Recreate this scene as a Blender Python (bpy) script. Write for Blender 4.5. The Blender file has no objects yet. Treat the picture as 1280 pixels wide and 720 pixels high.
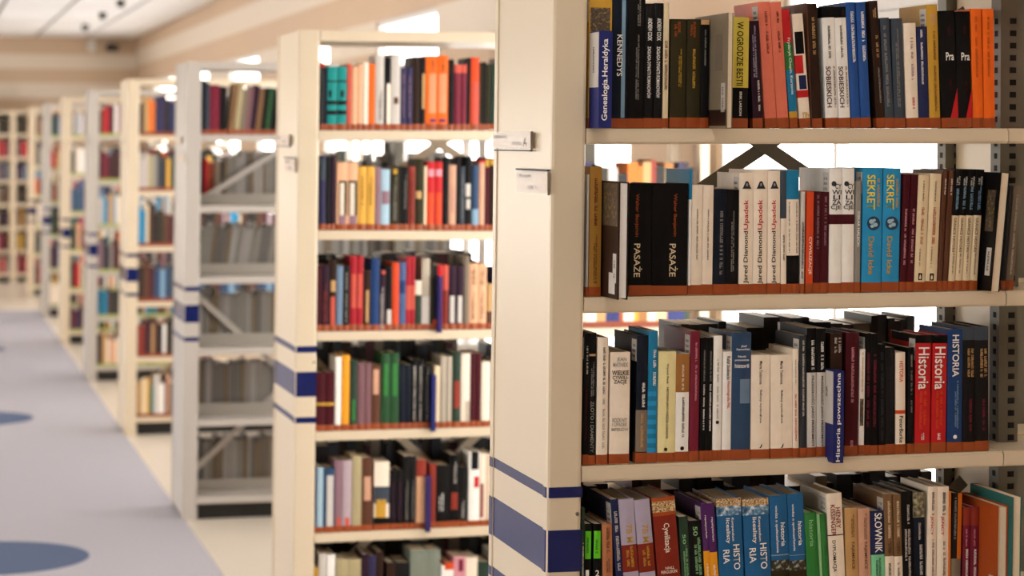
import bpy, bmesh, math, random
from mathutils import Matrix, Vector
random.seed(7)
S = bpy.context.scene
COL = S.collection
# ------------------------------------------------------------ camera
cd = bpy.data.cameras.new('camera'); cam = bpy.data.objects.new('camera', cd); COL.objects.link(cam)
FPX, YAW, PITCH, ROLL, EYE = 2998.5, 0.241846, -0.017597, 0.002218, 1.7044
cd.sensor_width = 36.0; cd.lens = FPX/1280*36.0
cd.shift_x = 0.0; cd.shift_y = -(360-228.88)/1280
cd.clip_start = 0.05; cd.clip_end = 200
fwd = Vector((math.sin(YAW)*math.cos(PITCH), math.cos(YAW)*math.cos(PITCH), math.sin(PITCH)))
rgt = Vector((math.cos(YAW), -math.sin(YAW), 0)); up = rgt.cross(fwd)
r2 = rgt*math.cos(ROLL)+up*math.sin(ROLL); u2 = r2.cross(fwd)
cam.matrix_world = Matrix((( r2.x,u2.x,-fwd.x,0),(r2.y,u2.y,-fwd.y,0),(r2.z,u2.z,-fwd.z,EYE),(0,0,0,1)))
cd.dof.use_dof = True; cd.dof.focus_distance = 4.62; cd.dof.aperture_fstop = 4.2; cd.dof.aperture_blades = 7
S.camera = cam
# ------------------------------------------------------------ world, exposure, big lights
S.view_settings.view_transform = 'Standard'; S.view_settings.look = 'None'
S.view_settings.exposure = -0.58; S.view_settings.gamma = 1.0; S.view_settings.use_curve_mapping = False
w = bpy.data.worlds.new('sky'); S.world = w; w.use_nodes = True
w.node_tree.nodes['Background'].inputs[0].default_value = (1.0, 0.965, 0.915, 1)
w.node_tree.nodes['Background'].inputs[1].default_value = 9.0
S.cycles.max_bounces = 8; S.cycles.diffuse_bounces = 4; S.cycles.glossy_bounces = 3; S.cycles.transparent_max_bounces = 12
S.cycles.use_denoising = True
S.cycles.sample_clamp_indirect = 6.0
XW, ZC, YF = 2.62, 2.97, 30.1        # window wall, ceiling, far wall
XL0, YB = -3.4, -3.0                 # left wall, wall behind the camera
def area(name, loc, rot, sx, sy, power, col=(1, 1, 1)):
    l = bpy.data.lights.new(name, 'AREA'); l.shape = 'RECTANGLE'; l.size = sx; l.size_y = sy; l.energy = power; l.color = col
    o = bpy.data.objects.new(name, l); o.location = loc; o.rotation_euler = rot; COL.objects.link(o); return o
# daylight through the windows of the left wall and of the window wall
for y in (0.5, 6.5, 12.5, 18.5, 24.5):
    area('daylight_left', (XL0-0.05, y, 1.55), (0, math.radians(-90), 0), 1.6, 4.6, 30 if y < 1 else 36, (1.0, 0.93, 0.84))

# ------------------------------------------------------------ materials
def lin(h):
    c = [int(h[i:i+2], 16)/255 for i in (0, 2, 4)]
    return tuple((x/12.92 if x <= .04045 else ((x+.055)/1.055)**2.4) for x in c)+(1,)
PAL = {k: v for k, v in (p.split(':') for p in '''black:0d0c0d offblack:161415 ink:141b28 navy:1a2350 navyblue:1b2468 blue:1f4f96 blue2:46608e royal:12386e denim:2a4668
bookblue:1a5f92 cyan:2493c8 tealblue:137aa6 turq:12908c teal:1e6460 steel:7fa3bd steel2:6f86a0 slate:3a4450 lightblue:a8c6d6 lavender:b3aac0 lilac:b9a6ae
indigo:2c2850 violet:2e2262 purple:4f2062 plum:30192a mauve:8e6c78 mauve2:7c565c cream:f6e6d2 white:faf4ee ivory:e8d4ae greywhite:cfc8c0 stone:b6aa98 khaki:b0a27c
gold:c99a34 goldbrown:a8782e yellow:dcc850 yellowbright:f4d838 paleyellow:ecdfa4 amber:f0a01c amber2:e0aa44 orange:f26a14 orange2:d8741c redorange:d8481c salmon:e87a62
coral:cc5442 red:c2181e red2:a60e20 brick:8e3020 rust:a84a18 rustred:822412 crimson:761830 maroon:48101a brown:5a3420 brown2:7c5c3c darkbrown:2e1c13 saddle:b8764e
wood:a06c34 tan:c49a64 pinktan:d2a084 peach:eab48c peach2:f4966a pink:d894a0 olive:322c18 olivegrey:76705a taupe:8a7c66 grey:908c86 greybrown:7e7060 greygreen:7c8478
darkgrey:323438 green:2e7c36 forest:1e4a26 darkgreen:22382a lime:62d022 palegreen:8cc088 mint:7cd09c globe:24405c cardpaper:dccbbc journal:8d8880 journal2:6e6a66 journal3:a59f9a journal4:7a6a55'''.split())}
WORD = {'offblack': 'black', 'ink': 'blue-black', 'navyblue': 'navy', 'blue2': 'slate blue', 'royal': 'deep blue', 'bookblue': 'blue', 'cyan': 'bright blue', 'tealblue': 'teal blue',
 'turq': 'turquoise', 'steel2': 'steel blue', 'lightblue': 'light blue', 'mauve2': 'brownish mauve', 'greywhite': 'pale grey', 'goldbrown': 'golden brown', 'yellowbright': 'yellow',
 'paleyellow': 'pale yellow', 'amber2': 'golden yellow', 'orange2': 'dull orange', 'redorange': 'red-orange', 'red2': 'red', 'rustred': 'rust red', 'brown2': 'mid brown', 'darkbrown': 'dark brown',
 'saddle': 'tan', 'pinktan': 'pinkish tan', 'olivegrey': 'olive grey', 'greybrown': 'grey-brown', 'greygreen': 'grey-green', 'darkgrey': 'dark grey', 'forest': 'forest green', 'darkgreen': 'dark green',
 'palegreen': 'pale green', 'olive': 'dark olive', 'plum': 'dark plum', 'lilac': 'lilac grey'}
MATS = {}
def mat(key, color=None, rough=.5, var=.06, scale=40., bump=0., spec=.4, metal=0., coat=0.):
    """plain paint, paper or cloth: a base colour with a faint procedural mottling"""
    if key in MATS: return MATS[key]
    m = bpy.data.materials.new(key); m.use_nodes = True; nt = m.node_tree; b = nt.nodes['Principled BSDF']
    c = lin(color or PAL[key])
    tc = nt.nodes.new('ShaderNodeTexCoord'); no = nt.nodes.new('ShaderNodeTexNoise'); no.inputs['Scale'].default_value = scale; no.inputs['Detail'].default_value = 3
    nt.links.new(tc.outputs['Object'], no.inputs['Vector'])
    mx = nt.nodes.new('ShaderNodeMix'); mx.data_type = 'RGBA'
    mx.inputs['A'].default_value = tuple(x*(1-var) for x in c[:3])+(1,); mx.inputs['B'].default_value = tuple(min(1, x*(1+var)+.002) for x in c[:3])+(1,)
    nt.links.new(no.outputs['Fac'], mx.inputs['Factor']); nt.links.new(mx.outputs['Result'], b.inputs['Base Color'])
    b.inputs['Roughness'].default_value = rough; b.inputs['Specular IOR Level'].default_value = spec; b.inputs['Metallic'].default_value = metal
    if coat: b.inputs['Coat Weight'].default_value = coat; b.inputs['Coat Roughness'].default_value = .15
    if bump:
        bp = nt.nodes.new('ShaderNodeBump'); bp.inputs['Strength'].default_value = bump; bp.inputs['Distance'].default_value = .002
        nt.links.new(no.outputs['Fac'], bp.inputs['Height']); nt.links.new(bp.outputs['Normal'], b.inputs['Normal'])
    MATS[key] = m; return m
PICS = {'picA': ('c49a64', '2e1c13', 'e8d4ae', 300.), 'picB': ('4f86ae', 'dfe6ea', '2a4668', 90.), 'picC': ('322c18', '12100e', 'a8a89a', 130.), 'picD': ('76705a', '3c3428', 'b0a880', 110.), 'picE': ('3c2c1e', '8c7448', '55504c', 120.)}
def C(key):
    if key not in PICS: return C0(key)
    if key in MATS: return MATS[key]
    a, b, c, sc = PICS[key]                       # a printed picture too small to make out: three-tone blotches
    m = bpy.data.materials.new('printed_picture'); m.use_nodes = True; nt = m.node_tree; bs = nt.nodes['Principled BSDF']; bs.inputs['Roughness'].default_value = .45
    tc = nt.nodes.new('ShaderNodeTexCoord'); no = nt.nodes.new('ShaderNodeTexNoise'); no.inputs['Scale'].default_value = sc; no.inputs['Detail'].default_value = 4; rp = nt.nodes.new('ShaderNodeValToRGB')
    rp.color_ramp.elements[0].position = .36; rp.color_ramp.elements[0].color = lin(b); rp.color_ramp.elements[1].position = .64; rp.color_ramp.elements[1].color = lin(c)
    e = rp.color_ramp.elements.new(.5); e.color = lin(a)
    nt.links.new(tc.outputs['Object'], no.inputs['Vector']); nt.links.new(no.outputs['Fac'], rp.inputs[0]); nt.links.new(rp.outputs[0], bs.inputs['Base Color']); MATS[key] = m; return m
def C0(key): return mat(key, rough=.5, var=.10, scale=55., spec=.14 if key in ('black', 'offblack', 'ink', 'plum', 'darkbrown', 'olive', 'maroon', 'darkgrey') else .28)
M_STEEL = mat('shelf_enamel', 'dccbb0', rough=.32, var=.015, scale=6, spec=.5)
M_GREYSTEEL = mat('grey_enamel', 'bdb6ae', rough=.32, var=.015, scale=6, spec=.5)
M_BACKSTOP = mat('backstop_enamel', 'a59e94', rough=.4, var=.02)
M_SHADED = mat('shaded_post_enamel', '6c685c', rough=.45, var=.03)  # enamel with the shade on the inner posts darkened into its colour
M_STRIPE = mat('blue_stripe', '0c1b58', rough=.18, var=.03, spec=.4)
M_PLINTH = mat('plinth_black', '1e1c1a', rough=.6)
M_SLOT = mat('slot_black', '0c0c0c', rough=.8)
M_TAPE = mat('brown_tape', '9a4412', rough=.4, var=.2, scale=30, spec=.5)
M_TAPEG = mat('green_tape', 'a8b060', rough=.4)
M_PAGE = mat('page_paper', 'cfc0a6', rough=.8, var=.15, scale=160)
M_PAGEW = mat('page_paper_white', 'ebe6e0', rough=.8, var=.05, scale=160)
M_PAGEC = mat('page_paper_cream', 'e8d6ba', rough=.8, var=.06, scale=160)
M_WALL = mat('wall_paint', 'cbb196', rough=.8, var=.03, scale=2, bump=.05)
M_BAND = mat('wall_band', 'ddd0bf', rough=.8, var=.02, scale=2)
M_TILE = mat('ceiling_tile', 'eeeef0', rough=.9, var=.02, scale=30, bump=.1)
M_GRID = mat('ceiling_grid', '6a6258', rough=.6)
M_FLOOR = mat('pale_floor', 'e2d6c6', rough=.28, var=.03, scale=3, spec=.5)
M_CARPET = mat('carpet_pile', 'aeabb3', rough=.9, var=.07, scale=250, bump=.4, spec=.2)
M_DISC = mat('carpet_disc', '55627f', rough=.9, var=.07, scale=250, bump=.4, spec=.2)
M_FRAME = mat('window_frame', 'dcd8d4', rough=.4)
M_DARK = mat('dark_metal', '2a2826', rough=.5)
M_LIGHTBOX = mat('white_box', 'e6e2dc', rough=.5)
def emis(name, col, st):
    m = bpy.data.materials.new(name); m.use_nodes = True; b = m.node_tree.nodes['Principled BSDF']
    b.inputs['Base Color'].default_value = (.9, .9, .9, 1); b.inputs['Emission Color'].default_value = col+(1,); b.inputs['Emission Strength'].default_value = st; return m
M_FILL = emis('fill_diffuser', (1, .95, .86), 3.0)
def glass(name):
    m = bpy.data.materials.new(name); m.use_nodes = True; nt = m.node_tree; nt.nodes.clear()
    o = nt.nodes.new('ShaderNodeOutputMaterial'); mx = nt.nodes.new('ShaderNodeMixShader'); t = nt.nodes.new('ShaderNodeBsdfTransparent'); g = nt.nodes.new('ShaderNodeBsdfGlossy'); g.inputs['Roughness'].default_value = .03
    mx.inputs[0].default_value = .04
    nt.links.new(t.outputs[0], mx.inputs[1]); nt.links.new(g.outputs[0], mx.inputs[2]); nt.links.new(mx.outputs[0], o.inputs[0]); return m
M_GLASS = glass('window_glass')
def acrylic():
    m = bpy.data.materials.new('clear_acrylic'); m.use_nodes = True; nt = m.node_tree; nt.nodes.clear()
    o = nt.nodes.new('ShaderNodeOutputMaterial'); mx = nt.nodes.new('ShaderNodeMixShader'); t = nt.nodes.new('ShaderNodeBsdfTransparent'); g = nt.nodes.new('ShaderNodeBsdfGlossy'); g.inputs['Roughness'].default_value = .08
    mx.inputs[0].default_value = .025
    nt.links.new(t.outputs[0], mx.inputs[1]); nt.links.new(g.outputs[0], mx.inputs[2]); nt.links.new(mx.outputs[0], o.inputs[0]); return m
M_ACRYL = acrylic()

# ------------------------------------------------------------ mesh helpers
class MB:
    def __init__(s): s.v = []; s.f = []; s.c = []
    def quadbox(s, x0, x1, y0, y1, z0, z1, col=None):
        n = len(s.v)
        s.v += [(x0,y0,z0),(x1,y0,z0),(x1,y1,z0),(x0,y1,z0),(x0,y0,z1),(x1,y0,z1),(x1,y1,z1),(x0,y1,z1)]
        s.f += [(n,n+3,n+2,n+1),(n+4,n+5,n+6,n+7),(n,n+1,n+5,n+4),(n+1,n+2,n+6,n+5),(n+2,n+3,n+7,n+6),(n+3,n,n+4,n+7)]
        if col is not None: s.c += [col]*6
        return s
    def hexa(s, pts, col=None):       # eight corners, order as quadbox
        n = len(s.v); s.v += pts
        s.f += [(n,n+3,n+2,n+1),(n+4,n+5,n+6,n+7),(n,n+1,n+5,n+4),(n+1,n+2,n+6,n+5),(n+2,n+3,n+7,n+6),(n+3,n,n+4,n+7)]
        if col is not None: s.c += [col]*6
        return s
    def quad(s, a, b, c, d):
        n = len(s.v); s.v += [a, b, c, d]; s.f.append((n, n+1, n+2, n+3)); return s
    def prism(s, prof, z0, z1):       # closed plan profile, extruded up
        n = len(s.v); k = len(prof)
        s.v += [(x, y, z0) for x, y in prof]+[(x, y, z1) for x, y in prof]
        for i in range(k):
            j = (i+1) % k; s.f.append((n+i, n+j, n+k+j, n+k+i))
        s.f.append(tuple(n+i for i in reversed(range(k)))); s.f.append(tuple(n+k+i for i in range(k))); return s
    def mesh(s, name):
        m = bpy.data.meshes.new(name); m.from_pydata(s.v, [], s.f); m.update(); return m
def link(name, data, material=None, parent=None, loc=(0,0,0), rot=(0,0,0), scale=None):
    o = bpy.data.objects.new(name, data); COL.objects.link(o)
    if material is not None and data is not None and not data.materials: data.materials.append(material)
    if parent is not None: o.parent = parent
    o.location = loc; o.rotation_euler = rot
    if scale: o.scale = scale
    return o
def box(name, x0, x1, y0, y1, z0, z1, material, parent=None, bevel=0.):
    if bevel:
        bm = bmesh.new(); bmesh.ops.create_cube(bm, size=1)
        for v in bm.verts: v.co = Vector((x0+(v.co.x+.5)*(x1-x0), y0+(v.co.y+.5)*(y1-y0), z0+(v.co.z+.5)*(z1-z0)))
        bmesh.ops.bevel(bm, geom=bm.edges[:], offset=bevel, segments=2, affect='EDGES', profile=.6)
        m = bpy.data.meshes.new(name); bm.to_mesh(m); bm.free(); return link(name, m, material, parent)
    return link(name, MB().quadbox(x0,x1,y0,y1,z0,z1).mesh(name), material, parent)
def tag(o, label=None, cat=None, group=None, kind=None):
    if label: o['label'] = label
    if cat: o['category'] = cat
    if group: o['group'] = group
    if kind: o['kind'] = kind
    return o
def empty(name, loc, rz=0.):
    o = bpy.data.objects.new(name, None); COL.objects.link(o); o.location = loc; o.rotation_euler = (0,0,rz); o.empty_display_size = .1; return o
def struct(o): o['kind'] = 'structure'; return o
GLY = {}
def glyphs(txt):
    """lettering as a flat mesh one unit wide and one unit high, facing -Y"""
    if txt in GLY: return GLY[txt]
    c = bpy.data.curves.new('lettering', 'FONT'); c.body = txt; c.resolution_u = 3; c.offset = .012; c.align_x = 'CENTER'
    t = bpy.data.objects.new('t', c); COL.objects.link(t)
    bpy.context.view_layer.update()
    m = bpy.data.meshes.new_from_object(t.evaluated_get(bpy.context.evaluated_depsgraph_get()))
    bpy.data.objects.remove(t); bpy.data.curves.remove(c)
    xs = [v.co.x for v in m.vertices]; ys = [v.co.y for v in m.vertices]
    cx, cy, sx, sy = (min(xs)+max(xs))/2, (min(ys)+max(ys))/2, max(xs)-min(xs), max(ys)-min(ys)
    for v in m.vertices: v.co = ((v.co.x-cx)/sx, 0, (v.co.y-cy)/sy)
    m.materials.clear(); m.name = 'lettering'; GLY[txt] = m; return m
def marks(length, height):
    """a line of print too small to read: letter-sized strokes, facing -Y, centred"""
    mb = MB(); x = -length/2; hh = height/2
    while x < length/2-height*.35:
        wd = height*random.uniform(.45, .7)
        if random.random() > .13:
            t = height*.17
            for q in ((x, x+t, -hh, hh), (x+t, x+wd*.8, random.choice((hh-t, -t/2, -hh)), None), (x+wd*.65, x+wd*.65+t, -hh, hh*random.choice((1, 0)))):
                a, b, c, d = q; d = c+t if d is None else d
                if d-c < 1e-5: continue
                mb.quad((a,0,c),(b,0,c),(b,0,d),(a,0,d))
        x += wd+height*.08
    return mb.mesh('print_marks') if mb.f else None
RY = {'down': math.pi/2, 'up': -math.pi/2, 'flat': 0.}
def write(parent, txt, direc, z0, z1, key, xc, hgt, yy=-.0008, side=False):
    """print on a spine between heights z0 and z1; hgt is the letter height (width of a line set level)"""
    L_ = z1-z0; zc = (z0+z1)/2
    if L_ <= .001: return
    if direc == 'flat': sc = (hgt, 1, L_); r = 0
    else: sc = (L_, 1, hgt); r = RY[direc]
    loc = (xc, yy, zc); rot = (0, r, 0)
    if txt: return _txt(parent, glyphs(txt), C(key), loc, rot, sc)
    if direc != 'flat' and hgt > .0062:               # two lines of small print
        off = hgt*.27
        for s in (off, -off): write(parent, None, direc, z0, z0+L_*(1 if s > 0 else .82), key, xc+s, min(hgt*.4, .0052), yy)
        return
    m = marks(L_ if direc != 'flat' else hgt, hgt if direc != 'flat' else L_)
    if m: return tag(link('small_print', m, C(key), parent, loc, rot), kind='stuff')
TXM = {}
def _txt(parent, m, material, loc, rot, sc):
    k = (m.name, material.name)
    if k not in TXM:
        d = m.copy(); d.materials.clear(); d.materials.append(material); TXM[k] = d
    return link('title_lettering', TXM[k], None, parent, loc, rot, sc)

# ------------------------------------------------------------ the room
FLOOR = struct(box('floor', XL0-.3, XW+.3, YB-.3, YF+.3, -.1, 0, M_FLOOR))
struct(box('ceiling', XL0-.3, XW+.3, YB-.3, YF+.3, ZC+.02, ZC+.12, M_GRID))
wf = struct(box('wall_far', XL0-.3, XW+.3, YF, YF+.2, 0, ZC+.02, M_WALL))
wb = struct(box('wall_back', XL0-.3, XW+.3, YB-.2, YB, 0, ZC+.02, M_WALL))
box('painted_band', XL0, XW, YF-.003, YF+.001, 2.58, 2.76, M_BAND, wf); box('painted_band', XL0, XW, YF-.003, YF+.001, 2.22, 2.41, M_BAND, wf)
# window wall: a low ribbon of windows with clerestory lights above some of them
RIB = [(4.6, 7.72), (8.75, 10.4), (10.9, 13.35), (13.55, 15.9), (17.0, 19.2), (20.3, 22.3), (23.4, 25.4), (26.5, 28.5)]
TOP = [(5.2, 7.08), (12.25, 13.98), (15.66, 17.4), (19.07, 20.98), (22.5, 24.2), (25.6, 27.9)]
ZR0, ZR1, ZT0, ZT1 = .68, 2.07, 2.075, 2.41
def wall_with(name, x0, x1, rib, top):
    cuts = sorted({YB, YF} | {y for r in rib+top for y in r}); mb = MB()
    for a, b in zip(cuts, cuts[1:]):
        m = (a+b)/2; r = any(p < m < q for p, q in rib); t = any(p < m < q for p, q in top)
        spans = [(0, ZR0)] if r else [(0, ZR1)]
        spans += [] if t else [(ZR1, ZT1)]
        spans += [(ZT1, ZC+.02)]
        for z0, z1 in spans: mb.quadbox(x0, x1, a, b, z0, z1)
    return struct(link(name, mb.mesh(name), M_WALL))
wr = wall_with('wall_right', XW, XW+.06, RIB, TOP)
RL = [(a, a+4.6) for a in (-1.8, 4.2, 10.2, 16.2, 22.2)]
wl = wall_with('wall_left', XL0-.2, XL0, RL, [])
def bandpiece(a, b, z0, z1): box('painted_band', XW-.003, XW+.001, a, b, z0, z1, M_BAND, wr)
bandpiece(YB, YF, 2.62, 2.82)
ys = sorted([YB, YF]+[y for t in TOP for y in t])
for a, b in zip(ys[::2], ys[1::2]): bandpiece(a, b, 2.22, 2.41)
nwin = 0
def window(x, y0, y1, z0, z1, mull):
    global nwin; nwin += 1
    e = empty('window_%d' % nwin, (x, y0, z0)); struct(e); W, H = y1-y0, z1-z0; t = .035
    f = MB(); f.quadbox(-.02,.03,0,W,0,t).quadbox(-.02,.03,0,W,H-t,H).quadbox(-.02,.03,0,t,t,H-t).quadbox(-.02,.03,W-t,W,t,H-t)
    link('window_frame', f.mesh('window_frame'), M_FRAME, e)
    edges = [t]+[W*k/mull for k in range(1, mull)]+[W-t]
    for k in range(1, mull): box('mullion', -.015, .025, W*k/mull-.015, W*k/mull+.015, t, H-t, M_FRAME, e)
    for a, b in zip(edges, edges[1:]): box('pane', .003, .007, a+.015*(a > t), b-.015*(b < W-t), t, H-t, M_GLASS, e)
for a, b in RIB: window(XW+.03, a, b, ZR0, ZR1, 3 if b-a > 2.2 else 2)
for a, b in TOP: window(XW+.03, a, b, ZT0, ZT1, 1)
for a, b in RL: window(XL0-.12, a, b, ZR0, ZR1, 4)
struct(box('trim_sill', XW-.03, XW+.06, 4.4, 28.7, ZR0-.03, ZR0-.001, M_FRAME))
# carpet of the aisle with round inlays
cx1 = 1.147
carpet = box('aisle_carpet', -2.4, cx1, YB+.2, 24.4, 0, .004, M_CARPET)
tag(carpet, 'grey-lilac aisle carpet with blue discs along the bookcase ends', 'carpet')
for y in (9.95, 14.95, 19.9):
    b = bmesh.new(); bmesh.ops.create_circle(b, cap_ends=True, segments=64, radius=.40)
    r = bmesh.ops.extrude_face_region(b, geom=b.faces[:]); bmesh.ops.translate(b, vec=(0,0,.0012), verts=[v for v in r['geom'] if isinstance(v, bmesh.types.BMVert)])
    bmesh.ops.recalc_face_normals(b, faces=b.faces[:])
    m = bpy.data.meshes.new('inlay_disc'); b.to_mesh(m); b.free(); link('inlay_disc', m, M_DISC, carpet, (.27, y, .0038))
# ceiling tiles, added fill light panels, spotlights
TM = {}
CEIL = bpy.data.objects['ceiling']
def tile(x, y, wx, wy):
    k = (round(wx, 3), round(wy, 3))
    if k not in TM:
        m = MB().hexa([(.022,.03,0),(wx-.022,.03,0),(wx-.022,wy-.03,0),(.022,wy-.03,0),(.02,.028,.018),(wx-.02,.028,.018),(wx-.02,wy-.028,.018),(.02,wy-.028,.018)]).mesh('ceiling_tile'); m.materials.append(M_TILE); TM[k] = m
    link('ceiling_tile', TM[k], None, CEIL, (x, y, ZC))
FILLS = [(-1.6, 2.2), (.9, 2.2), (-1.6, 8.4), (.3, 8.4), (-1.6, 14.6), (.3, 14.6), (-1.6, 20.8)]  # unseen panels, added to light the bookcase fronts
fill_cells = set()
nx = [XW-.62*k for k in range(1, 8)]; ny = [YF-1.55*k for k in range(1, 22)]
cells = [(x, y) for x in nx for y in ny]
for lx, ly in FILLS: fill_cells.add(min(cells, key=lambda c: (c[0]+.31-lx)**2+(c[1]+.77-ly)**2))
for x, y in cells:
    if (x, y) in fill_cells: continue
    if y > 19 or x > .6: tile(x, y, .62, 1.55)
for x, y in sorted(fill_cells):
    e = empty('added_light_panel', (x+.31, y+.775, ZC)); tag(e, 'added fill light panel in the unseen ceiling, %s side of the aisle, %s row from the near wall' % ('left' if x < -.5 else 'right', ['first','second','third','fourth'][min(3, int((y+1)/5.5))]), 'ceiling light', 'added fill lights over the aisle')
    f = MB(); f.quadbox(-.3,.3,-.76,-.72,-.02,.02).quadbox(-.3,.3,.72,.76,-.02,.02).quadbox(-.3,-.26,-.72,.72,-.02,.02).quadbox(.26,.3,-.72,.72,-.02,.02)
    link('fill_panel_frame', f.mesh('fill_panel_frame'), M_FRAME, e); box('diffuser', -.26, .26, -.72, .72, -.012, .01, M_FILL, e)
    area('fill_glow', (x+.31, y+.775, ZC-.03), (0, 0, 0), .5, 1.4, 11 if y < 4 else 21, (1, .93, .83))
for (x, y) in ((1.76, 21.9), (1.76, 24.1), (1.76, 26.7)):
    e = empty('ceiling_spotlight', (x, y, ZC)); o = {21.9: 'nearest', 24.1: 'middle', 26.7: 'farthest'}[y]
    tag(e, 'small black spotlight under the white ceiling tiles, %s of three' % o, 'spotlight', 'black ceiling spotlights')
    def lathe(name, prof, parent, material, n=16):
        mb = MB()
        for k in range(len(prof)):
            for i in range(n): mb.v.append((prof[k][0]*math.cos(2*math.pi*i/n), prof[k][0]*math.sin(2*math.pi*i/n), prof[k][1]))
        for k in range(len(prof)-1):
            for i in range(n): mb.f.append((k*n+i, k*n+(i+1)%n, (k+1)*n+(i+1)%n, (k+1)*n+i))
        mb.f.append(tuple(range(n))); mb.f.append(tuple((len(prof)-1)*n+i for i in reversed(range(n))))
        return link(name, mb.mesh(name), material, parent)
    lathe('canopy', [(.012,-.012),(.035,-.012),(.038,0)], e, M_DARK); lathe('lamp_can', [(.016,-.07),(.028,-.066),(.045,-.016),(.03,-.01)], e, M_DARK)
e = empty('wall_box', (2.06, YF, 2.87)); tag(e, 'small white box high on the far wall', 'wall box')
box('housing', -.045, .045, -.07, 0, -.07, .07, M_LIGHTBOX, e, .006); box('cover_plate', -.035, .035, -.076, -.07, -.055, .03, M_FRAME, e)
e = empty('security_camera', (2.3, YF, 2.85)); tag(e, 'dark camera on the far wall near the room corner', 'camera')
box('bracket', -.02, .02, -.1, 0, .01, .05, M_DARK, e); box('camera_body', -.075, .075, -.22, -.06, -.05, .03, M_DARK, e, .012)

# ------------------------------------------------------------ bookcases
SWAY, PHI, Y1, SP, D, WP, ZTOP = .010727, -.002244, 4.378, 3.187, .4706, .0689, 2.0556
DX = {2: .008, 3: -.006}
def sway(z): return SWAY*(z-.9)
SHELF = {1: [(1.7279,.0036),(1.4075,.0020),(1.0861,.0052),(.7641,.0052),(.4441,.004),(.1241,.004)],
         2: [(1.7365,.0027),(1.4187,-.0113),(1.0945,-.0039),(.7743,.0009),(.4477,.0069),(.1257,.0069)]}
STD = [(1.730,0),(1.410,0),(1.090,0),(.770,0),(.450,0),(.102,0)]
LB = 1.40                                         # length of a bookcase, aisle end to window wall
JOINT = .935
def post_mesh(x0, x1, y0, y1, z1):                # an upright that leans with the rack, corners eased
    b = .007; pr = [(x0+b,y0),(x1-b,y0),(x1-b*.3,y0+b*.3),(x1,y0+b),(x1,y1),(x0,y1),(x0,y0+b),(x0+b*.3,y0+b*.3)]
    mb = MB(); mb.prism(pr, 0, z1); mb.v = [(x+sway(z), y, z) for x, y, z in mb.v]; return mb
def sheared(mb): mb.v = [(x+sway(z), y, z) for x, y, z in mb.v]; return mb
ORD = {1: 'nearest', 2: 'second', 3: 'third', 4: 'fourth', 5: 'fifth', 6: 'sixth', 7: 'seventh', 8: 'eighth'}
LOOK = {1: 'in sharp focus at the right', 2: 'behind the front one, orange books on its top shelf', 3: 'holding grey journals, a brace across its open shelves',
        4: 'just beyond the one of grey journals', 5: 'halfway down the aisle, green tape on its books', 6: 'with a cream end, far down the aisle', 7: 'last but one before the far wall', 8: 'last in the row before the far wall'}
CASE = {}
SHM = {}
def shelf_mesh(w, d, steel, t=.03):
    k = (round(w, 3), round(d, 3), steel.name)
    if k not in SHM:
        bm = bmesh.new(); bmesh.ops.create_cube(bm, size=1)
        for v in bm.verts: v.co = Vector(((v.co.x+.5)*w, (v.co.y+.5)*d, (v.co.z-.5)*t))
        bmesh.ops.bevel(bm, geom=[e for e in bm.edges if abs(e.verts[0].co.y-e.verts[1].co.y) < 1e-6 and abs(e.verts[0].co.z-e.verts[1].co.z) < 1e-6], offset=.004, segments=2, affect='EDGES')
        m = bpy.data.meshes.new('shelf'); bm.to_mesh(m); bm.free(); SHM[k] = m
    return SHM[k]
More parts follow.
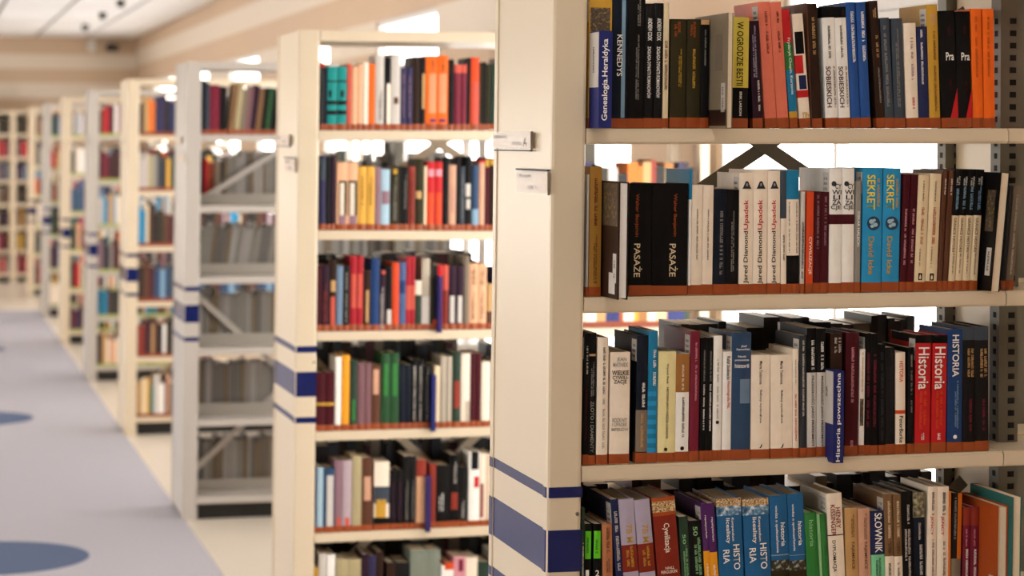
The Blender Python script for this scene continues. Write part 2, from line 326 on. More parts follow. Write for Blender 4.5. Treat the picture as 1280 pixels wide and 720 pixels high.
for i in range(1, 9):
    steel = M_GREYSTEEL if i in (3, 5, 7) else M_STEEL
    r = empty('bookcase', (1.1472+DX.get(i, 0), Y1+(i-1)*SP, 0), PHI); CASE[i] = r
    tag(r, 'cream steel library bookcase with blue end stripes, %s in the row' % ORD[i] if i < 3 else 'steel bookcase with blue end stripes, %s' % LOOK[i], 'bookcase', 'row of double-sided library bookcases')
    fp = link('upright', post_mesh(0, WP, 0, .026, ZTOP).mesh('upright'), steel, r)
    rp = link('upright', sheared(MB().quadbox(0, WP, D-.026, D, 0, ZTOP)).mesh('upright'), steel, r)
    mb = MB(); mb.quadbox(.003, .03, .027, D-.0262, .02, ZTOP-.002); mb.quadbox(.012, .026, .024, .032, .02, ZTOP-.004)
    ep = link('end_panel', sheared(mb).mesh('end_panel'), steel, r)
    for z0, z1 in ((1.0285, 1.0488), (.8876, .9671), (.8035, .8226)):
        mb = MB(); e = .0007
        mb.quadbox(.006, WP+e, -e, 0, z0, z1).quadbox(-e, 0, .006, .0262, z0, z1).quadbox(.003-e, .003, .03, D-.0262, z0, z1).quadbox(-e, 0, D-.026, D, z0, z1)
        mb.hexa([(.0005,.005,z0),(.006,-e,z0),(.0065,.001,z0),(.001,.006,z0),(.0005,.005,z1),(.006,-e,z1),(.0065,.001,z1),(.001,.006,z1)])
        mb.hexa([(-e,.006,z0),(.0008,.0045,z0),(.002,.006,z0),(0,.007,z0),(-e,.006,z1),(.0008,.0045,z1),(.002,.006,z1),(0,.007,z1)])
        link('blue_stripe', sheared(mb).mesh('blue_stripe'), M_STRIPE, ep)
    for k, (z, sl) in enumerate(SHELF.get(i, STD)):
        for xa, xb in ((WP, JOINT), (JOINT+.002, LB)):
            for y0, y1 in ((0, D/2-.012), (D/2+.012, D)):
                if i > 4 and y0 > 0 and xa > .5: continue
                link('shelf', shelf_mesh(xb-xa, y1-y0, steel), steel, r, (xa+sway(z), y0, z+sl*xa), (0, -math.atan(sl), 0))
    if i == 3:
        for z, sl in STD[1:]:
            box('back_stop', WP+sway(z), JOINT+sway(z), D/2-.016, D/2-.013, z, z+.05, M_BACKSTOP, r)
    for xa, xb in ((WP, JOINT), (JOINT+.002, LB)):
        box('top_board', xa+sway(2.04), xb+sway(2.04), 0, D, ZTOP-.034, ZTOP, steel, r, .003)
    for za, zb in ((1.414, 1.974), (.20, 1.0)):     # crossed flat bars at mid depth
        for s in (1, -1):
            xa, xb = WP+.01, .96; a, b = (za, zb) if s > 0 else (zb, za); hw = .0138
            dx, dz = xb-xa, b-a; n = math.hypot(dx, dz); ox, oz = -dz/n*hw, dx/n*hw; y0 = D/2-.004+(.0042 if s > 0 else -.0005); y1 = y0+.0035
            link('cross_brace', MB().hexa([(xa-ox,y0,a-oz),(xb-ox,y0,b-oz),(xb-ox,y1,b-oz),(xa-ox,y1,a-oz),(xa+ox,y0,a+oz),(xb+ox,y0,b+oz),(xb+ox,y1,b+oz),(xa+ox,y1,a+oz)]).mesh('cross_brace'), M_SHADED if i == 1 else steel, r)  # bars of the nearest case: same paint, backlit darkness put into the colour
    box('plinth', WP, LB, .04, .05, 0, .068, M_PLINTH, r); box('plinth', WP, LB, D-.05, D-.04, 0, .068, M_PLINTH, r)
    # slotted posts between the two bays and at the window end
    for px_, py_ in ((1.0, .13), (1.0, .40), (LB-.03, .05), (LB-.03, .38)):
        if i > 3 and px_ < 1.2: continue
        p = box('slotted_post', px_-(.012 if px_ < 1.2 else 0), px_+.03, py_, py_+.045, .09, ZTOP-.036, M_SHADED if px_ < 1.2 else steel, r)
        if i == 1:
            mb = MB()
            for q in range(74): mb.quadbox(px_-.0006-(.012 if px_ < 1.2 else 0), px_+.004, py_+.014, py_+.028, .12+q*.025, .12+q*.025+.0115); mb.quadbox(px_+.008, px_+.022, py_-.0006, py_+.003, .12+q*.025, .12+q*.025+.0115)
            tag(link('slots', mb.mesh('slots'), M_SLOT, p), kind='stuff')
    if i == 1: box('back_panel', 1.032, LB, D-.06, D-.056, .1, ZTOP-.04, M_SHADED, r)
    if i < 4: box('divider_panel', 1.012, 1.016, .176, .399, .1, ZTOP-.04, steel, r)
    # card holders on the end panel
    for n, (y0, y1, z0, z1) in enumerate(((.13, .46, 1.688, 1.722), (-.005, .245, 1.603, 1.645)) if i < 3 else ((.13, .40, 1.688, 1.722), (.02, .25, 1.603, 1.645))):
        x = sway(z0)-.002
        h = link('card_holder', MB().quadbox(x-.005, x-.004, y0, y1, z0, z1).quadbox(x-.005, x, y0, y1, z0-.0015, z0).quadbox(x-.005, x, y0, y1, z1, z1+.0015).mesh('card_holder'), M_ACRYL, r)
        tag(h, 'clear card holder on the end panel, %s' % ('upper' if n == 0 else 'lower'))
        c = box('paper_card', x-.0038, x-.0032, y0+.004, y1-.004, z0+.001, z1-.001, C('cardpaper'), h)
        if i < 3:
            box('dark_edge', x-.0055, x-.0006, y0-.003, y0, z0-.001, z1+.001, C('greybrown'), h); box('dark_edge', x-.0056, x-.001, y0, y1, z0-.004, z0-.0015, C('darkgrey'), h) if n == 0 else box('dark_edge', x-.0056, x-.001, y0, y1, z1+.0015, z1+.005, C('darkgrey'), h)
            for yc, ln, zz, hh in ((y1-.07, .10, z1-.009, .006), (y0+.12, .08, z0+.012, .006)):
                m = marks(ln, hh)
                link('small_print', m, C('darkgrey'), h, (x-.0039, yc, zz), (0, 0, -math.pi/2))
            if n == 0 and i == 1: _txt(h, glyphs('A'), C('black'), (x-.0039, y0+.05, z0+.014), (0, 0, -math.pi/2), (.035, 1, .018))
    # a round screw head on the face of the upright
    b = bmesh.new(); bmesh.ops.create_cone(b, cap_ends=True, segments=10, radius1=.004, radius2=.003, depth=.003); m = bpy.data.meshes.new('screw'); b.to_mesh(m); b.free()
    link('screw', m, M_SHADED, r, (WP-.008+sway(1.0), -.0012, .997), (math.pi/2, 0, 0))
def world_of(i, x, y, z):
    o = CASE[i].location; c, s = math.cos(PHI), math.sin(PHI); return Vector((o.x+c*x-s*y, o.y+s*x+c*y, z))

# every book: x, width, height, lean (mm, from the aisle end of its shelf), colour, details
BOOKS = [
 (1,0,[
  (75,45.8,251,2.7,'gold',{'b': [(119,229,'picE',0.06,0.92)],'n': 'picture of carved head'}),
  (77,25.7,182,2.0,'navyblue',{'t': [('Genealogia.Heraldyka','up',14,167,'white',0.5,0.55)],'st': [(None,'down',102,152,'black',0.6,0.3)],'pr': 65,'kind': 'divider'}),
  (122,30.5,252,2.7,'ink',{'b': [(20,244,'steel',0.58,0.84)],'t': [('KENNEDYS','down',99,178,'white',0.46,0.36)]}),
  (153,33.8,256,2.7,'black',{'t': [(None,'down',195,245,'grey',0.62,0.2),(None,'down',54,178,'grey',0.55,0.2)]}),
  (187,17.2,238,2.6,'offblack',{'t': [('ANDREW COOK','down',167,210,'white',0.5,0.5),('ZAGŁADA DYNASTII ROMANOWÓW','down',57,156,'white',0.5,0.5)]}),
  (205,17.6,239,2.6,'offblack',{'t': [('ANDREW COOK','down',167,210,'white',0.5,0.5),('ZAGŁADA DYNASTII ROMANOWÓW','down',58,156,'white',0.5,0.5)]}),
  (223,11.2,240,2.6,'ivory',{'t': [(None,'down',74,167,'brown',0.5,0.5)]}),
  (238,31.7,209,2.2,'olive',{'t': [(None,'down',78,152,'gold',0.6,0.2),(None,'down',173,204,'rust',0.4,0.4)],'n': 'gold title'}),
  (271,27.4,209,2.2,'olive',{'t': [(None,'down',78,152,'gold',0.5,0.2),(None,'down',173,204,'rust',0.4,0.4)],'n': 'gold title'}),
  (299,16.5,208,2.2,'black',{'b': [(199,208,'tan')],'t': [(None,'down',120,189,'grey',0.5,0.2)]}),
  (318,11.1,217,2.3,'taupe',{'rev': 100,'pg': 'cream','art': [('darkbrown',0.004,0.12,0.02,0.16),('greybrown',0.03,0.07,0.5,0.82)]}),
  (364,31.7,214,2.3,'black',{'b': [(78,214,'yellow')],'t': [('W OGRODZIE BESTII','down',82,205,'black',0.42,0.42),('ERIK LARSON','down',24,70,'white',0.5,0.15)],'n': 'yellow upper half'}),
  (407,19.6,207,-8.9,'plum',{'t': [(None,'down',97,198,'lavender',0.4,0.4),(None,'down',32,92,'white',0.7,0.2)],'n': 'pale title'}),
  (432,24.1,244,-16.6,'salmon',{'t': [(None,'down',198,225,'maroon',0.6,0.2),(None,'down',144,186,'maroon',0.6,0.2)]}),
  (457,23.4,244,-17.3,'salmon',{'t': [(None,'down',198,225,'maroon',0.6,0.2),(None,'down',144,187,'maroon',0.6,0.2)]}),
  (483,15.6,231,-18.8,'red',{'b': [(113,166,'green'),(32,113,'tealblue'),(20,32,'gold')],'t': [('Fryderyk Chopin. Korzenie','down',65,175,'white',0.55,0.45)],'n': 'red,green and teal bands'}),
  (503,22.3,222,-18,'cream',{'b': [(144,187,'black',0.1,0.9),(106,141,'red',0,0.7),(75,102,'navy',0.2,0.9),(59,73,'red',0,1)],'t': [(None,'flat',20,30,'gold',0.6,0.6)],'n': 'black and red graphic spine'}),
  (526,2.5,243,-12,'brown',{}),
  (529,19.8,242,-12.3,'darkbrown',{'t': [(None,'down',141,215,'tan',0.5,0.3)]}),
  (557,25.7,236,-11,'white',{'b': [(215,236,'black')],'t': [(None,'down',135,199,'black',0.5,0.2),('SOBIESKICH','down',40,120,'maroon',0.32,0.4),(None,'down',40,120,'brown',0.8,0.15)],'n': 'black square on top'}),
  (584,24.1,236,-12.1,'white',{'b': [(215,236,'black')],'t': [(None,'down',135,200,'black',0.5,0.2),('SOBIESKICH','down',40,120,'maroon',0.32,0.4),(None,'down',40,120,'brown',0.8,0.15)],'n': 'black square on top'}),
  (610,19.2,246,-14.4,'blue',{'t': [(None,'down',122,227,'white',0.6,0.3)]}),
  (630,20.0,246,-13,'blue',{'t': [(None,'down',122,227,'white',0.6,0.3)]}),
  (663,17.2,249,-18,'darkbrown',{'t': [(None,'down',216,235,'tan',0.5,0.4),(None,'down',138,181,'tan',0.6,0.3),(None,'down',48,118,'grey',0.6,0.2)]}),
  (681,18.5,216,-13,'slate',{'t': [(None,'down',40,200,'grey',0.4,0.3)]}),
  (700,22.7,215,-9,'slate',{'t': [(None,'down',40,195,'grey',0.45,0.3)]}),
  (725,26.1,206,-8,'cream',{'t': [(None,'down',95,177,'mauve',0.6,0.2),(None,'down',36,60,'red',0.6,0.2)]}),
  (752,22.0,199,-7,'navy',{'t': [(None,'down',87,193,'white',0.4,0.2)]}),
  (774.2,22.7,243,-8.5,'gold',{'b': [(203,225,'tan',0.3,0.8)],'t': [(None,'down',135,190,'brown',0.6,0.2),(None,'down',32,123,'brown',0.6,0.2)]}),
  (800,34.9,231,-10,'black',{'t': [('Pra','flat',133,149,'white',0.6,0.48),(None,'down',182,202,'maroon',0.6,0.2),(None,'down',76,95,'maroon',0.6,0.15)],'n': 'red wedge low down','tri': 'red'}),
  (835.1,29.8,230,-8,'black',{'t': [('Pra','flat',133,149,'white',0.6,0.6),(None,'down',182,202,'maroon',0.6,0.2),(None,'down',76,96,'maroon',0.6,0.15)],'n': 'red wedge low down','tri': 'red'}),
  (866,22.7,236,-7,'orange',{'t': [(None,'down',187,220,'rust',0.45,0.2),(None,'down',100,179,'rust',0.45,0.2)]}),
  (890,23.6,236,-5,'orange',{'t': [(None,'down',187,220,'rust',0.45,0.2),(None,'down',100,179,'rust',0.45,0.2)]}),
 ]),
 (1,1,[
  (75,4.6,233,2.5,'greywhite',{}),
  (81,24.0,247,2.6,'goldbrown',{'t': [(None,'down',134,225,'maroon',0.5,0.25),(None,'down',25,118,'maroon',0.5,0.3)]}),
  (109,19.9,220,2.4,'darkbrown',{'rev': 100,'pg': 'white','art': [('picE',0.008,0.115,0.62,0.985),('greywhite',0.02,0.06,0.04,0.22)]}),
  (161,44.2,215,2.3,'black',{'t': [('Walter Benjamin','down',113,195,'rust',0.3,0.2),('PASAŻE','down',36,100,'ivory',0.38,0.38)]}),
  (206,71.6,215,2.3,'black',{'t': [('Walter Benjamin','down',113,195,'rust',0.62,0.12),('PASAŻE','down',36,99,'ivory',0.6,0.24)]}),
  (279,5.2,242,2.6,'white',{'b': [(184,242,'tealblue')]}),
  (285,21.7,212,2.3,'cream',{'t': [(None,'down',67,166,'black',0.5,0.12)]}),
  (307,21.7,211,2.3,'cream',{'t': [(None,'down',67,165,'black',0.5,0.12)]}),
  (330,24.6,203,2.2,'ink',{'t': [(None,'down',39,161,'grey',0.6,0.25)]}),
  (355,25.6,202,2.2,'black',{'t': [(None,'down',44,161,'grey',0.5,0.25)]}),
  (382,28.5,235,1.1,'cream',{'t': [('Jared Diamond','up',21,122,'black',0.5,0.4),('Upadek','up',125,183,'red',0.5,0.42)],'n': 'black triangle above the title','fig': (204,219)}),
  (411,28.6,241,0.8,'cream',{'t': [('Jared Diamond','up',20,122,'black',0.5,0.4),('Upadek','up',125,183,'red',0.5,0.42)],'n': 'black triangle above the title','fig': (204,219)}),
  (441,25.8,239,-0.4,'cream',{'t': [('Jared Diamond','up',20,122,'black',0.5,0.4),('Upadek','up',125,183,'red',0.5,0.42)],'n': 'black triangle above the title','fig': (204,219)}),
  (468,11.5,239,-1,'cream',{'b': [(146,239,'slate')],'t': [(None,'up',65,115,'black',0.5,0.3)]}),
  (480,25.9,240,-1.3,'cream',{'b': [(183,240,'tealblue'),(19,74,'black')],'t': [(None,'down',78,178,'black',0.2,0.1),(None,'down',78,178,'black',0.8,0.1)],'n': 'blue top and black base'}),
  (507,8.7,198,2.1,'greywhite',{'t': [(None,'down',28,141,'black',0.5,0.5)]}),
  (519,14.9,198,2.1,'redorange',{'t': [('CYWILIZACJE','down',37,110,'cream',0.5,0.5)],'n': 'red title strip'}),
  (535,14.5,197,2.1,'maroon',{'t': [(None,'down',87,191,'mauve',0.5,0.3)]}),
  (550,15.5,197,2.1,'maroon',{'t': [(None,'down',87,191,'mauve',0.5,0.3)]}),
  (567,26.2,243,1.0,'white',{'b': [(134,153,'maroon')],'t': [('CY','flat',203,213,'black',0.68,0.5),('WI','flat',192,201,'black',0.55,0.75),('LI','flat',182,191,'black',0.55,0.55),('ZA','flat',172,181,'black',0.55,0.7),('CJE','flat',161,171,'black',0.5,0.85)],'n': 'maroon panel','dot': (213,0.32,0.4,'darkgrey')}),
  (594,25.3,243,0.4,'white',{'b': [(134,153,'maroon')],'t': [('CY','flat',203,213,'black',0.68,0.5),('WI','flat',192,201,'black',0.55,0.75),('LI','flat',182,191,'black',0.55,0.55),('ZA','flat',172,180,'black',0.55,0.7),('CJE','flat',161,171,'black',0.5,0.85)],'n': 'maroon panel','dot': (213,0.32,0.4,'darkgrey')}),
  (620,11.7,218,2.3,'grey',{'t': [('OSKAR HALECKI','down',90,159,'white',0.55,0.45)]}),
  (635,41.0,243,3,'cyan',{'t': [('SEKRET','down',162,230,'yellowbright',0.4,0.42),(None,'down',167,223,'gold',0.78,0.14),('David Icke','down',35,109,'gold',0.45,0.28)],'n': 'globe picture','dot': (135,0.55,0.68,'globe')}),
  (677,36.3,243,4,'cyan',{'t': [('SEKRET','down',162,230,'yellowbright',0.38,0.44),(None,'down',167,222,'gold',0.78,0.14),('David Icke','down',35,109,'gold',0.4,0.3)],'n': 'globe picture','dot': (135,0.5,0.75,'globe')}),
  (715,14.3,231,8,'maroon',{'t': [(None,'down',53,163,'pink',0.5,0.3)]}),
  (730,14.8,230,9,'maroon',{'t': [(None,'down',53,163,'pink',0.5,0.3)]}),
  (745,23.2,229,9,'ivory',{'t': [(None,'down',176,218,'brown',0.5,0.12),(None,'down',94,165,'rust',0.5,0.25),(None,'down',48,87,'brown',0.4,0.12)],'peng': (22,36)}),
  (769,24.2,232,10,'ivory',{'t': [(None,'down',176,217,'brown',0.5,0.12),(None,'down',93,165,'rust',0.5,0.25),(None,'down',47,87,'brown',0.4,0.12)],'peng': (21,35)}),
  (794,9.9,239,12,'brown',{'t': [(None,'down',190,222,'cream',0.6,0.3)]}),
  (805,10.9,239,14,'brown',{'t': [(None,'down',190,222,'cream',0.6,0.3)]}),
  (817,13.9,240,15,'ivory',{'b': [(149,240,'black')],'t': [(None,'down',208,227,'greywhite',0.55,0.6),(None,'down',160,206,'steel',0.55,0.4),('GRANICE HISTORII','down',77,145,'brown',0.4,0.38),(None,'down',33,74,'brown',0.5,0.2)],'n': 'black upper half'}),
  (832,13.9,240,15,'ivory',{'b': [(149,240,'black')],'t': [(None,'down',208,226,'greywhite',0.55,0.6),(None,'down',160,206,'steel',0.55,0.4),('GRANICE HISTORII','down',77,144,'brown',0.4,0.38),(None,'down',33,74,'brown',0.5,0.2)],'n': 'black upper half'}),
  (847,14.9,240,15,'ivory',{'b': [(149,240,'black')],'t': [(None,'down',208,226,'greywhite',0.55,0.6),(None,'down',160,206,'steel',0.55,0.4),('GRANICE HISTORII','down',76,144,'brown',0.4,0.38),(None,'down',33,74,'brown',0.5,0.2)],'n': 'black upper half'}),
  (863,16.0,240,15,'ivory',{'b': [(149,240,'black')],'t': [(None,'down',208,226,'greywhite',0.55,0.6),(None,'down',159,206,'steel',0.55,0.4),('GRANICE HISTORII','down',76,144,'brown',0.4,0.38),(None,'down',32,74,'brown',0.5,0.2)],'n': 'black upper half'}),
  (885,18.8,234,21,'black',{'rev': 50,'pg': 'cream','art': [('picE',0.015,0.052,0.5,0.85)]}),
  (930,9.0,208,17,'darkgrey',{}),
  (940,17.1,207,18,'greybrown',{'t': [(None,'down',31,189,'greywhite',0.5,0.25)]}),
 ]),
 (1,2,[
  (74,10.1,252,2.7,'black',{'t': [(None,'down',173,227,'greywhite',0.6,0.3),(None,'down',47,150,'maroon',0.6,0.4)]}),
  (84.3,13.7,252,2.7,'black',{'b': [(208,212,'tan')],'t': [('ZŁOTO I DIAMENTY','down',24,122,'grey',0.5,0.5),(None,'down',131,196,'grey',0.5,0.5)],'n': 'faint title'}),
  (100,22.8,243,2.6,'cream',{'t': [(None,'down',135,224,'black',0.6,0.2),(None,'down',32,126,'grey',0.6,0.2)]}),
  (126,39.9,214,2.3,'cream',{'t': [('JEAN','flat',195,204,'grey',0.55,0.5),('MATHIEX','flat',186,194,'grey',0.5,0.75),('WIELKIE','flat',170,179,'black',0.5,0.85),('CYWILI-','flat',162,169,'black',0.5,0.8),('ZACJE','flat',152,161,'black',0.5,0.65),('ROZKWIT','flat',80,88,'grey',0.5,0.75),('I UPADEK','flat',72,79,'grey',0.5,0.75),('IMPERIÓW','flat',63,71,'grey',0.5,0.85)],'n': 'title set in level lines'}),
  (179,22.5,245,2.6,'ink',{'b': [(22,102,'greybrown')],'t': [(None,'down',107,154,'white',0.6,0.25),(None,'down',30,95,'tan',0.5,0.25)],'n': 'grey-brown lower part'}),
  (201.7,18.9,253,2.7,'tealblue',{'t': [(None,'down',149,217,'white',0.65,0.3)],'n': 'pale blue stripes','stripes': (20,146,'cyan')}),
  (222,35.8,213,2.3,'paleyellow',{'t': [('Wojciech Piasek','down',151,190,'black',0.5,0.15),('HISTORIA JAKO WIEDZA LOKALNA','down',45,144,'black',0.5,0.17)],'dot': (25,0.45,0.2,'olive')}),
  (258,26.6,208,2.2,'white',{'b': [(134,208,'wood')],'t': [(None,'down',138,187,'cream',0.5,0.15),(None,'down',46,128,'black',0.55,0.17)],'n': 'wood-brown upper third','dot': (26,0.5,0.3,'black')}),
  (286,19.3,251,2.7,'crimson',{'t': [(None,'down',191,229,'pink',0.6,0.2),(None,'down',116,186,'pink',0.6,0.2)]}),
  (307,11.9,238,2.6,'black',{'t': [(None,'down',153,214,'grey',0.6,0.25),(None,'down',59,148,'white',0.6,0.25)]}),
  (319.1,13.3,238,2.6,'black',{'t': [(None,'down',153,214,'grey',0.6,0.25),(None,'down',58,148,'white',0.6,0.25)]}),
  (333,17.9,241,2.2,'white',{'t': [(None,'down',148,195,'grey',0.5,0.2),(None,'down',81,143,'grey',0.5,0.2)],'dot': (74,0.5,0.4,'darkgrey')}),
  (352,18.4,210,2.3,'white',{'t': [('Rafał Stobiecki','down',156,201,'black',0.6,0.4),('Historiografia PRL','down',100,153,'red',0.6,0.4)],'n': 'red and black title'}),
  (371,38.9,246,2.2,'denim',{'b': [(109,156,'steel2',0.42,0.95)],'t': [('Józef','flat',217,222,'white',0.6,0.3),('Szymański','flat',211,216,'white',0.55,0.7),('Nauki','flat',198,202,'white',0.5,0.42),('pomocnicze','flat',190,195,'white',0.5,0.75),('historii','flat',178,186,'white',0.5,0.75)],'n': 'small white title lines'}),
  (411,38.5,202,0.9,'cream',{'t': [('Maria Todorova','down',145,190,'black',0.5,0.15),('Bałkany wyobrażone','down',70,134,'black',0.5,0.15)],'bird': (21,30)}),
  (452,45.3,201,-1.4,'cream',{'t': [('Maria Todorova','down',144,189,'black',0.5,0.13),('Bałkany wyobrażone','down',68,132,'black',0.5,0.13)],'bird': (20,29)}),
  (498,12.1,212,-2,'cream',{'t': [(None,'down',143,191,'grey',0.5,0.2),(None,'down',33,124,'red',0.5,0.3)]}),
  (512,14.1,238,-1,'darkgrey',{'t': [(None,'down',81,228,'greywhite',0.5,0.25)]}),
  (527,19.2,252,-1,'greywhite',{'b': [(165,252,'black')],'t': [(None,'down',171,228,'white',0.6,0.3),('PRZESZŁOŚĆ JAKO PRZEDMIOT','down',21,159,'black',0.6,0.38)],'n': 'black upper third'}),
  (547,18.3,251,-1,'greywhite',{'b': [(165,251,'black')],'t': [(None,'down',170,228,'white',0.6,0.3),('PRZESZŁOŚĆ JAKO PRZEDMIOT','down',20,158,'black',0.6,0.38)],'n': 'black upper third'}),
  (573,24.4,240,2.6,'darkbrown',{'t': [(None,'down',203,232,'greywhite',0.4,0.2),(None,'down',203,232,'greywhite',0.75,0.2)]}),
  (565,21.2,179,1,'navyblue',{'t': [('Historia powszechna','up',3,175,'white',0.5,0.5)],'st': [(None,'down',124,145,'black',0.5,0.3)],'pr': 40,'kind': 'divider'}),
  (605,27.6,241,2.6,'maroon',{'t': [(None,'down',104,212,'pink',0.5,0.2),(None,'down',18,30,'pink',0.5,0.2)]}),
  (634,11.2,208,2.2,'white',{'b': [(58,111,'picE',0.1,0.8)],'t': [(None,'down',125,202,'tan',0.5,0.3)]}),
  (646,12.3,239,1.9,'black',{'t': [(None,'down',53,201,'crimson',0.5,0.4)]}),
  (659,14.4,238,1.4,'black',{'t': [(None,'down',52,201,'crimson',0.5,0.4)]}),
  (676,14.4,217,-1,'black',{'t': [(None,'down',28,201,'darkgrey',0.5,0.4)]}),
  (691,19.6,210,-1,'offblack',{'t': [(None,'down',37,200,'darkgrey',0.6,0.35)]}),
  (712,20.6,200,-1,'cream',{'b': [(79,86,'redorange')],'t': [('HISTORIA','down',141,183,'redorange',0.55,0.4),('PeterBurke','down',22,75,'black',0.55,0.4)],'n': 'orange title'}),
  (737,13.4,209,-1,'black',{'t': [(None,'down',79,197,'grey',0.6,0.25)]}),
  (752,32.1,233,2.5,'red',{'b': [(217,233,'black')],'t': [('Historia','down',126,209,'white',0.5,0.72),(None,'down',49,122,'redorange',0.35,0.18),(None,'down',54,122,'redorange',0.62,0.18),(None,'down',24,40,'white',0.5,0.2)],'n': 'black cap'}),
  (787,31.2,232,2.5,'red',{'b': [(216,232,'black')],'t': [('Historia','down',125,209,'white',0.5,0.72),(None,'down',48,121,'redorange',0.35,0.18),(None,'down',53,121,'redorange',0.62,0.18),(None,'down',23,38,'white',0.5,0.2)],'n': 'black cap'}),
  (821,32.3,243,-0.1,'royal',{'t': [('HISTORIA','down',149,232,'white',0.52,0.45),(None,'down',47,141,'steel',0.6,0.25)],'dot': (30,0.5,0.25,'white')}),
  (855,26.2,247,-1.6,'offblack',{'b': [(221,247,'slate')],'t': [(None,'down',148,204,'tan',0.45,0.2),(None,'down',148,204,'tan',0.75,0.2),(None,'down',41,104,'crimson',0.6,0.2)],'n': 'faint gold lines'}),
  (882,28.3,247,-2.2,'offblack',{'b': [(220,247,'slate')],'t': [(None,'down',147,203,'tan',0.45,0.2),(None,'down',147,203,'tan',0.75,0.2),(None,'down',40,103,'crimson',0.6,0.2)],'n': 'faint gold lines'}),
 ]),
 (1,3,[
  (73,6.2,241,2.6,'darkgreen',{'t': [(None,'down',110,174,'white',0.6,0.4)]}),
  (80,13.2,210,2.3,'black',{'b': [(143,196,'lime',0.05,0.95)],'t': [(None,'down',153,184,'darkgreen',0.4,0.3),('1','flat',110,122,'white',0.4,0.5)],'n': 'lime label'}),
  (97,16.3,209,2.2,'black',{'b': [(143,196,'lime',0.05,0.9)],'t': [(None,'down',153,179,'darkgreen',0.4,0.3),('2','flat',109,121,'white',0.5,0.5)],'n': 'lime label'}),
  (119,20.5,208,-3.3,'saddle',{'t': [(None,'down',155,201,'brown',0.55,0.3),(None,'down',115,142,'brown',0.55,0.35)]}),
  (152,14.6,255,-19.1,'navy',{'t': [(None,'down',117,235,'greywhite',0.5,0.4)]}),
  (167,30.7,254,-19.2,'lavender',{'b': [(114,166,'rustred')],'t': [('7B M','down',170,205,'gold',0.55,0.4),(None,'down',123,163,'gold',0.5,0.5)],'n': 'rust lower part'}),
  (201,31.5,252,-22,'lavender',{'b': [(112,167,'rustred')],'t': [('7B M','down',169,204,'gold',0.55,0.4),(None,'down',122,162,'gold',0.5,0.5)],'n': 'rust lower part'}),
  (236,45.8,254,-21,'rustred',{'b': [(247,254,'rust'),(226,247,'picA'),(219,226,'rust')],'t': [('Cywilizacja','down',147,204,'cream',0.5,0.32),('NIALL','flat',115,120,'cream',0.55,0.4),('FERGUSON','flat',107,113,'cream',0.5,0.7)],'n': 'pale script title'}),
  (282.0,18.5,216,-13,'darkgreen',{'t': [('50','down',163,182,'palegreen',0.45,0.35),(None,'down',101,160,'palegreen',0.5,0.5)],'n': 'number 50'}),
  (302,26.2,207,-13,'offblack',{'t': [('50','down',178,196,'palegreen',0.45,0.35),(None,'down',100,174,'palegreen',0.55,0.5)],'n': 'number 50'}),
  (329,12.1,241,-15.8,'purple',{'b': [(75,148,'amber')],'t': [('repetytorium','down',173,217,'white',0.6,0.35),(None,'down',99,123,'white',0.5,0.3)],'n': 'amber lower part'}),
  (342,14.9,240,-16.5,'purple',{'b': [(74,145,'amber')],'t': [('repetytorium','down',166,213,'white',0.55,0.35),(None,'down',98,120,'white',0.5,0.3)],'n': 'amber lower part'}),
  (357.1,50.0,247,-12,'bookblue',{'b': [(232,247,'picA'),(214,232,'picB')],'t': [('Kompendium','down',164,209,'white',0.6,0.12),('licealisty','down',160,209,'white',0.4,0.2),('HISTO','down',108,157,'white',0.72,0.26),('RIA','down',121,148,'white',0.3,0.26)],'n': 'crowd picture on top'}),
  (410,53.1,245,-12,'bookblue',{'b': [(231,244,'picA'),(213,231,'picB')],'t': [('Kompendium','down',161,209,'white',0.6,0.12),('licealisty','down',158,209,'white',0.4,0.2),('HISTO','down',107,157,'white',0.72,0.26),('RIA','down',120,149,'white',0.3,0.26)],'n': 'crowd picture on top'}),
  (464,36.0,249,-11,'bookblue',{'b': [(132,134,'steel'),(103,123,'picC'),(69,103,'olive')],'t': [('historia','down',150,196,'white',0.7,0.25),('wiedza o społeczeństwie','down',138,230,'white',0.35,0.2)],'n': 'landscape strip below'}),
  (501,33.3,251,-11,'bookblue',{'b': [(131,132,'steel'),(101,121,'picC'),(67,101,'olive')],'t': [('historia','down',150,197,'white',0.7,0.25),('wiedza o społeczeństwie','down',140,232,'white',0.3,0.2)],'n': 'landscape strip below'}),
  (537,25.4,213,-11.8,'green',{'t': [('historia','down',147,199,'palegreen',0.5,0.35)],'n': 'dim title'}),
  (564,5.8,210,-13.1,'palegreen',{}),
  (572,11.6,210,-15.1,'green',{}),
  (583.8,32.2,249,-13,'cream',{'b': [(166,168,'black')],'t': [('HENRY','down',180,221,'rustred',0.68,0.3),('KISSINGER','down',166,227,'rustred',0.35,0.3),('DYPLOMACJA','down',95,157,'black',0.3,0.28)],'n': 'thin black rule'}),
  (616.2,25.9,219,-7,'tan',{'t': [(None,'down',161,206,'brown',0.6,0.25),('TAJEMNICE','down',99,154,'brown',0.55,0.3)]}),
  (642.3,25.4,217,-6,'pinktan',{'t': [(None,'down',156,208,'brown',0.6,0.25),('TAJEMNICE','down',98,153,'brown',0.55,0.3)]}),
  (669,28.0,211,-6,'navy',{'b': [(59,125,'mint')],'t': [('SŁOWNIK','down',129,207,'white',0.55,0.55),(None,'down',83,121,'darkgreen',0.5,0.4)],'n': 'mint lower part'}),
  (698,17.7,243,-7,'brown2',{'b': [(57,121,'cream')],'t': [(None,'down',157,230,'ivory',0.55,0.3),(None,'down',126,150,'darkbrown',0.55,0.4),(None,'down',81,107,'black',0.5,0.3)],'n': 'cream lower part'}),
